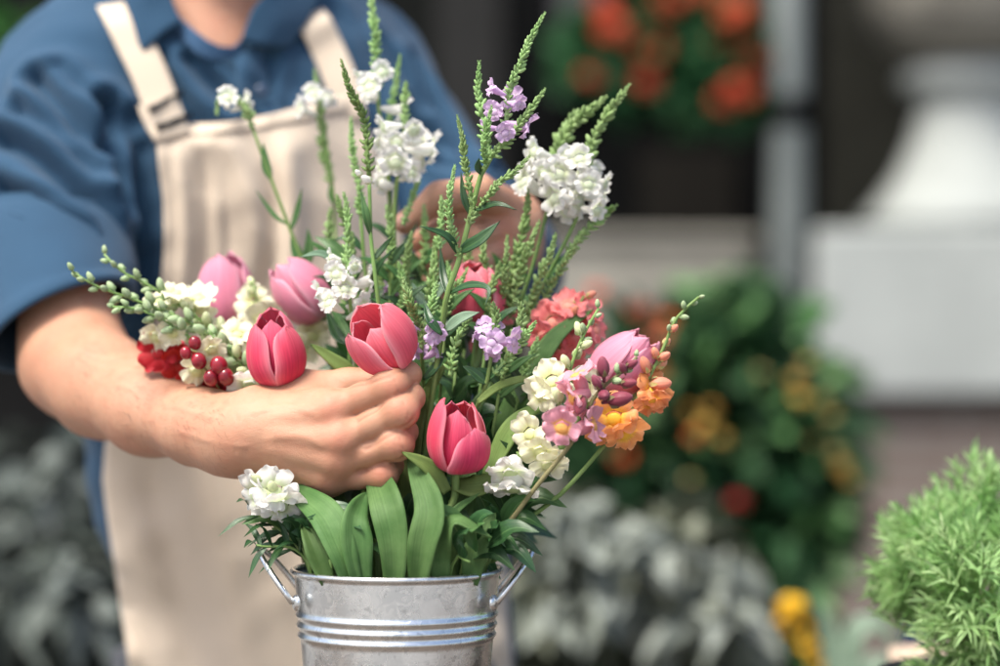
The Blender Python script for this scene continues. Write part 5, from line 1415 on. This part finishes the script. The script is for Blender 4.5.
YM = 3.6
shb = thing('marigold_shrub', 'bushy dark green shrub dotted with orange and yellow flowers', 'shrub', (P(710, 0, YM).x, YM, 0))
mb = MB()
def bl_(x, y, rx, ry, n, Y_=YM, d=.16): return (P(x, y, Y_), (rx * KP * Y_, d, ry * KP * Y_), n)
scatter(mb, [bl_(700, 440, 118, 95, 900), bl_(735, 350, 62, 55, 420), bl_(790, 440, 52, 90, 420), bl_(620, 430, 58, 62, 420), bl_(770, 520, 60, 66, 420), bl_(660, 350, 40, 40, 160), bl_(650, 520, 70, 50, 320), bl_(700, 620, 120, 90, 700)], .034, .075, 60, shell=.5)
mb.build('foliage', m_shr_leaf, shb)
mb = MB(); scatter(mb, [bl_(740, 345, 60, 45, 70), bl_(775, 420, 55, 60, 60), bl_(680, 400, 70, 60, 60), bl_(730, 560, 90, 70, 70), bl_(790, 515, 40, 45, 60)], .038, .085, 61, shell=.9); mb.build('leaf_tips', scatterleaf('shrub_tips', [(0, (.06, .17, .05)), (1, (.19, .32, .14))]), shb)
mb = MB()
for dx in (-.18, -.06, .07, .2): mb.tube(crv([Vector((shb.location.x + dx * .3, YM, 0)), Vector((shb.location.x + dx, YM, .5)), P(710 + dx * 500, 420, YM)], 10), .011, 8)
mb.build('stems', m_stem_d, shb)
for i, (x, y, r, m_) in enumerate(((596, 293, 15, f_cor), (640, 310, 16, f_cor), (662, 338, 17, f_cor), (655, 372, 15, f_org), (622, 457, 15, f_org), (705, 425, 18, f_yel), (688, 412, 14, f_yel), (722, 438, 12, f_yel), (738, 501, 13, f_red),
        (800, 398, 14, f_yel), (806, 362, 12, f_pale), (843, 467, 16, f_yel), (832, 415, 12, f_pale), (690, 480, 10, f_pale), (590, 330, 12, f_cor), (668, 320, 11, f_org), (815, 440, 10, f_pale), (735, 545, 9, f_red), (712, 408, 13, f_yel), (695, 436, 12, f_org), (795, 380, 12, f_yel), (820, 400, 11, f_yel), (836, 452, 12, f_pale), (850, 480, 11, f_yel), (760, 372, 9, f_pale), (640, 400, 10, f_org))):
    hp = P(x, y, YM - .17); fhead(shb, hp, r * (.60 if m_ in (f_yel, f_pale) else .74) * KP * YM, m_, i); stalk(shb, P(710 + (x - 710) * .6, y + 60, YM), hp, .003)

YV = 2.75
sv = thing('silver_foliage_plant', 'pale silver leaved plant behind the bucket, below the flowering shrub', 'plant', (P(620, 0, YV).x, YV, 0))
def sblobs(spec, Y_, d): return [(P(x, y, Y_ + dy), (rx * KP * Y_, d, ry * KP * Y_), n) for x, y, rx, ry, n, dy in spec]
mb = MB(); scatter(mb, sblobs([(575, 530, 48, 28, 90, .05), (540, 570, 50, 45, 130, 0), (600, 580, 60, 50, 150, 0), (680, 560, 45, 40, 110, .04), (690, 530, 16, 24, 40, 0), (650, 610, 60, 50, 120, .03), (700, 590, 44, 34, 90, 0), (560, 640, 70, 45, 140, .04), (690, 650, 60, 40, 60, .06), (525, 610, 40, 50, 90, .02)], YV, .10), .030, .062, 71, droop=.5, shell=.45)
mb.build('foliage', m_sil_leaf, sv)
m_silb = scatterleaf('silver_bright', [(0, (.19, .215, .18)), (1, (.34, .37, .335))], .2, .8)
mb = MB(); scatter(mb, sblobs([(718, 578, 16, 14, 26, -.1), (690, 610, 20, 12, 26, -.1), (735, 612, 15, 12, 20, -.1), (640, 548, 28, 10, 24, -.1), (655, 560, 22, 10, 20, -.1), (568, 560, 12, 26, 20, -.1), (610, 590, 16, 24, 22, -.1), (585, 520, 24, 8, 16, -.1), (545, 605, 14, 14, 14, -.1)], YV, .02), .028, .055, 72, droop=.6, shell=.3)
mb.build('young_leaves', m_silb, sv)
mb = MB()
for dx in (-.14, -.05, .05, .14): mb.tube(crv([Vector((sv.location.x + dx * .4, YV, .02)), Vector((sv.location.x + dx, YV, .45)), P(620 + dx * 700, 580, YV)], 10), .008, 8)
mb.build('stems', simple('grey_stem', (.12, .12, .09), .8), sv)

YL = 3.1
for k, (spec, br_, lab, cx) in enumerate((
    ([(55, 500, 52, 38, 170, 0), (20, 520, 46, 36, 150, .05), (85, 465, 36, 30, 90, .03), (-20, 480, 50, 50, 120, .05)], [(40, 490, 30, 14, 26, -.1), (78, 505, 22, 12, 20, -.1), (20, 525, 20, 10, 16, -.1), (70, 455, 20, 18, 18, -.1)], 'dusty grey leaved plant left of the apron, upper of two', 40),
    ([(65, 585, 42, 34, 150, 0), (90, 610, 36, 30, 100, .03), (10, 610, 40, 40, 110, .05), (40, 650, 70, 30, 120, .05)], [(62, 580, 24, 16, 26, -.1), (85, 605, 18, 12, 18, -.1), (5, 595, 16, 14, 14, -.1)], 'dusty grey leaved plant left of the apron, lower of two', 50))):
    Yk = YL - .35 * k
    d_ = thing('dusty_miller', lab, 'plant', (P(cx, 0, Yk).x, Yk, P(0, 660 + 40 * k, Yk).z), 'dusty grey plants at the left')
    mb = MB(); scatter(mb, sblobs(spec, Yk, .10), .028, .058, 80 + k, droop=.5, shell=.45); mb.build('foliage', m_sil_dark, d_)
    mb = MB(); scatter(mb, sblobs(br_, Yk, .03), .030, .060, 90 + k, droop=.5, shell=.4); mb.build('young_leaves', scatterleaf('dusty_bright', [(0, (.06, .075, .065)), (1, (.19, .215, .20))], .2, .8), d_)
# staging the left plants stand on, dark timber
stg = thing('plant_staging', 'dark timber plant staging at the far left', 'plant stand', (P(30, 0, 3.2).x, 3.3, 0))
mb = MB(); mb.box((P(-160, 0, 3.2).x, 2.6, P(0, 668, 3.1).z - .03), (P(112, 0, 3.2).x, 3.4, P(0, 668, 3.1).z)); mb.build('shelf', m_dkwood, stg, smooth=False)
mb = MB(); mb.box((P(-160, 0, 3.45).x, 3.45, 0), (P(118, 0, 3.45).x, 3.5, P(0, 360, 3.45).z)); mb.build('back_board', m_dkwood, stg, smooth=False)
for lx in (P(-150, 0, 3.2).x, P(104, 0, 3.2).x):
    mb = MB(); mb.box((lx - .02, 2.62, 0), (lx + .02, 2.68, P(0, 668, 3.1).z - .031)); mb.build('leg', m_dkwood, stg, smooth=False)
# greenery in the top left corner
Yc = 3.0
vn = thing('climbing_vine', 'green leaves of a climber behind the near shoulder', 'climber', P(8, 300, Yc))
mb = MB(); scatter(mb, sblobs([(12, 34, 14, 22, 30, 0), (-10, 60, 20, 30, 40, .05)], Yc, .05), .03, .05, 95); mb.build('foliage', scatterleaf('vine', [(0, (.02, .08, .02)), (1, (.07, .2, .05))]), vn)
mb = MB(); mb.tube(crv([P(8, 300, Yc), P(-4, 160, Yc), P(8, 40, Yc)], 10), .004, 6); mb.build('stem', m_stem_d, vn)

# yellow flowers and a broad leaved plant at the bottom right
YY = 2.6
yp = thing('yellow_flower_plant', 'bright yellow flowers low down beside the brick wall', 'flower', P(806, 760, YY))
for i, (x, y, r) in enumerate(((792, 606, 16), (798, 628, 15), (808, 646, 12), (818, 664, 11), (826, 684, 12), (783, 618, 9))):
    hp = P(x, y, YY); fhead(yp, hp, r * KP * YY, f_bry, i); stalk(yp, P(806, 760, YY), hp, .002)
bp = thing('broad_leaved_plant', 'grey green plant with long arching leaves by the yellow flowers', 'plant', P(846, 720, 2.45))
for i, (pts, w_) in enumerate((([(846, 720), (836, 660), (826, 620), (815, 600)], 26), ([(846, 720), (850, 650), (862, 625), (884, 628), (900, 660)], 26), ([(846, 720), (862, 680), (880, 660), (898, 668)], 24), ([(846, 720), (842, 670), (848, 640), (856, 612)], 22))):
    leaf_part(bp, [P(x, y, 2.45 - .02 * i) for x, y in pts], w_ * KP * 2.45, (-.2, -1, .5), simple('hosta_leaf_%d' % i, (.17, .24, .17), .5, .15), prof=lance, n=14, seed=i)

# feathery plant in its pot, right front
YF = 1.64
fp = thing('feathery_plant', 'feathery bright green pot plant in the lower right corner', 'pot plant', P(968, 800, YF))
m_fern = NT('feathery_leaf'); sp_ = m_fern.n('SeparateXYZ'); m_fern.l(m_fern.n('TexCoord').outputs['UV'], sp_.inputs[0])
c_ = m_fern.ramp(sp_.outputs[0], [(0, (.15, .33, .08)), (.5, (.33, .54, .21)), (1, (.54, .70, .36))]); m_fern.set(Base_Color=c_, Roughness=.5, Specular_IOR_Level=.3); m_fern.transl(.45, c_)
rs = random.Random(11); shoots = []
cF = P(968, 590, YF)
LOB = [(P(938, 550, YF), 62), (P(980, 506, YF + .02), 56), (P(914, 570, YF + .02), 55), (P(980, 590, YF - .06), 72), (P(1030, 560, YF), 80), (P(960, 640, YF - .02), 60), (P(928, 542, YF + .05), 45), (P(990, 660, YF - .03), 70), (P(895, 588, YF + .01), 26)]
mb = MB(); mst = MB()
for ci, (c0, rpx) in enumerate(LOB):
    R0 = rpx * KP * YF
    for _ in range(int(rpx * .78)):
        d = Vector((rs.gauss(0, 1), rs.gauss(-.25, 1), rs.gauss(.25, 1))).normalized()
        tip = c0 + d * R0 * rs.uniform(.78, 1.08)
        ax = (d + Vector((0, 0, rs.uniform(.0, .7)))).normalized(); ln = rs.uniform(.022, .042); u = min(1, max(0, rs.gauss(.5, .22)))
        M = frame(ax); n_ = 15
        for i in range(n_):
            t = i / n_; a = i * 2.4 + rs.uniform(-.3, .3)
            p = tip - ax * ln * (1 - t); rad = M @ Vector((math.cos(a), math.sin(a), 0)); dv = (rad * (1.05 - .75 * t) + ax * (.35 + .6 * t)).normalized(); L = rs.uniform(.013, .024) * (1 - .35 * t)
            s_ = dv.cross(ax + Vector((.01, .02, 0))).normalized() * .00115; b = len(mb.V)
            uu = min(1, max(0, u + rs.uniform(-.1, .1) + .12 * t))
            q = p + dv * L * .5 + Vector((0, 0, .0008)); e = p + dv * L - Vector((0, 0, .001))
            for x in (p - s_ * .6, p + s_ * .6, q - s_, q + s_, e): mb.add(x, (uu, t))
            mb.face((b, b + 1, b + 3, b + 2)); mb.face((b + 2, b + 3, b + 4))
        mst.tube([tip, tip - ax * ln, (tip - ax * ln).lerp(cF - Vector((0, 0, .05)), .55)], .0006, 4, cap=False)
mb.build('foliage', m_fern.m, fp); mst.build('stems', m_stem, fp)
mb = MB(); zc_ = P(0, 690, YF).z
cF = P(1012, 590, YF)
mb.lathe((cF.x, cF.y + .02, zc_ - .14), [(0, 0), (.062, 0), (.082, .125), (.090, .126), (.090, .15), (.082, .15), (.078, .13), (0, .125)], 40); mb.build('pot', simple('black_pot', (.015, .016, .016), .4), fp)
pt = thing('clay_pot', 'small pale clay pot half behind the feathery plant', 'pot', P(918, 760, 1.95))
mb = MB(); kz = KP * 1.95; cz = P(918, 760, 1.95); cz.z = zc_ - .14
mb.lathe(cz, [(0, 0), (20 * kz, 0), (26 * kz, 134 * kz), (29 * kz, 135 * kz), (29 * kz, 154 * kz), (25 * kz, 154 * kz), (24 * kz, 140 * kz), (0, 138 * kz)], 32); mb.build('pot_body', simple('pale_clay', (.52, .40, .31), .85, .12), pt)
bt = thing('blue_watering_can', 'dark blue container edge between clay pot and feathery plant', 'container', P(918, 760, 2.2))
mb = MB(); kz = KP * 2.2; mb.lathe((P(916, 720, 2.2).x, 2.2, zc_ - .14), [(0, 0), (15 * kz, 0), (15 * kz, 118 * kz), (16.5 * kz, 120 * kz), (15 * kz, 122 * kz), (13 * kz, 120 * kz), (12 * kz, 6 * kz), (0, 5 * kz)], 28); mb.build('can_body', simple('blue_plastic', (.02, .06, .13), .4), bt)
rt = MB(); rt.box((.20, 1.45, zc_ - .175), (1.1, 2.32, zc_ - .1405))
for lx in (.23, 1.04):
    for ly in (1.5, 2.26): rt.box((lx, ly, 0), (lx + .05, ly + .05, zc_ - .1755))
tag(rt.build('display_bench', m_wood, smooth=False), kind='structure')
for o_, r_ in ((yp, .07), (bp, .08)):
    b_ = Vector(o_.location); mb = MB(); mb.lathe((b_.x, b_.y, 0), [(0, 0), (r_, 0), (r_ * 1.25, b_.z - .02), (r_ * 1.32, b_.z - .01), (r_ * 1.32, b_.z + .01), (r_ * 1.2, b_.z + .01), (0, b_.z - .005)], 28); mb.build('planter', m_dkwood, o_)
# ------------------------------------------------------------------ light
w = bpy.data.worlds.new('World'); S.world = w; w.use_nodes = True
nt = w.node_tree; bg = nt.nodes['Background']
sky = nt.nodes.new('ShaderNodeTexSky'); sky.sky_type = 'NISHITA'; sky.sun_disc = False
SUN_EL, SUN_AZ = math.radians(60), math.radians(222)      # azimuth clockwise from +Y seen from above
sky.sun_elevation = SUN_EL; sky.sun_rotation = SUN_AZ
sky.air_density = 1.0; sky.dust_density = 4.0; sky.ozone_density = .6
nt.links.new(sky.outputs[0], bg.inputs[0]); bg.inputs[1].default_value = .065
sd = bpy.data.lights.new('sun', 'SUN'); sd.energy = 1.5; sd.angle = math.radians(22); sd.color = (1, .97, .885)
so = bpy.data.objects.new('sun', sd); COL.objects.link(so)
sdir = Vector((math.sin(SUN_AZ) * math.cos(SUN_EL), math.cos(SUN_AZ) * math.cos(SUN_EL), math.sin(SUN_EL)))
so.rotation_euler = sdir.to_track_quat('Z', 'Y').to_euler(); so.location = (-2, -3, 5)
vs = S.view_settings; S.display_settings.display_device = 'sRGB'
vs.view_transform = 'Standard'; vs.look = 'None'; vs.gamma = 1; vs.use_curve_mapping = False; vs.exposure = 1.95
S.render.engine = 'CYCLES'
S.cycles.use_denoising = True
try: S.cycles.denoiser = 'OPENIMAGEDENOISE'
except Exception: pass
S.cycles.max_bounces = 8; S.cycles.transparent_max_bounces = 8
S.cycles.sample_clamp_indirect = 6
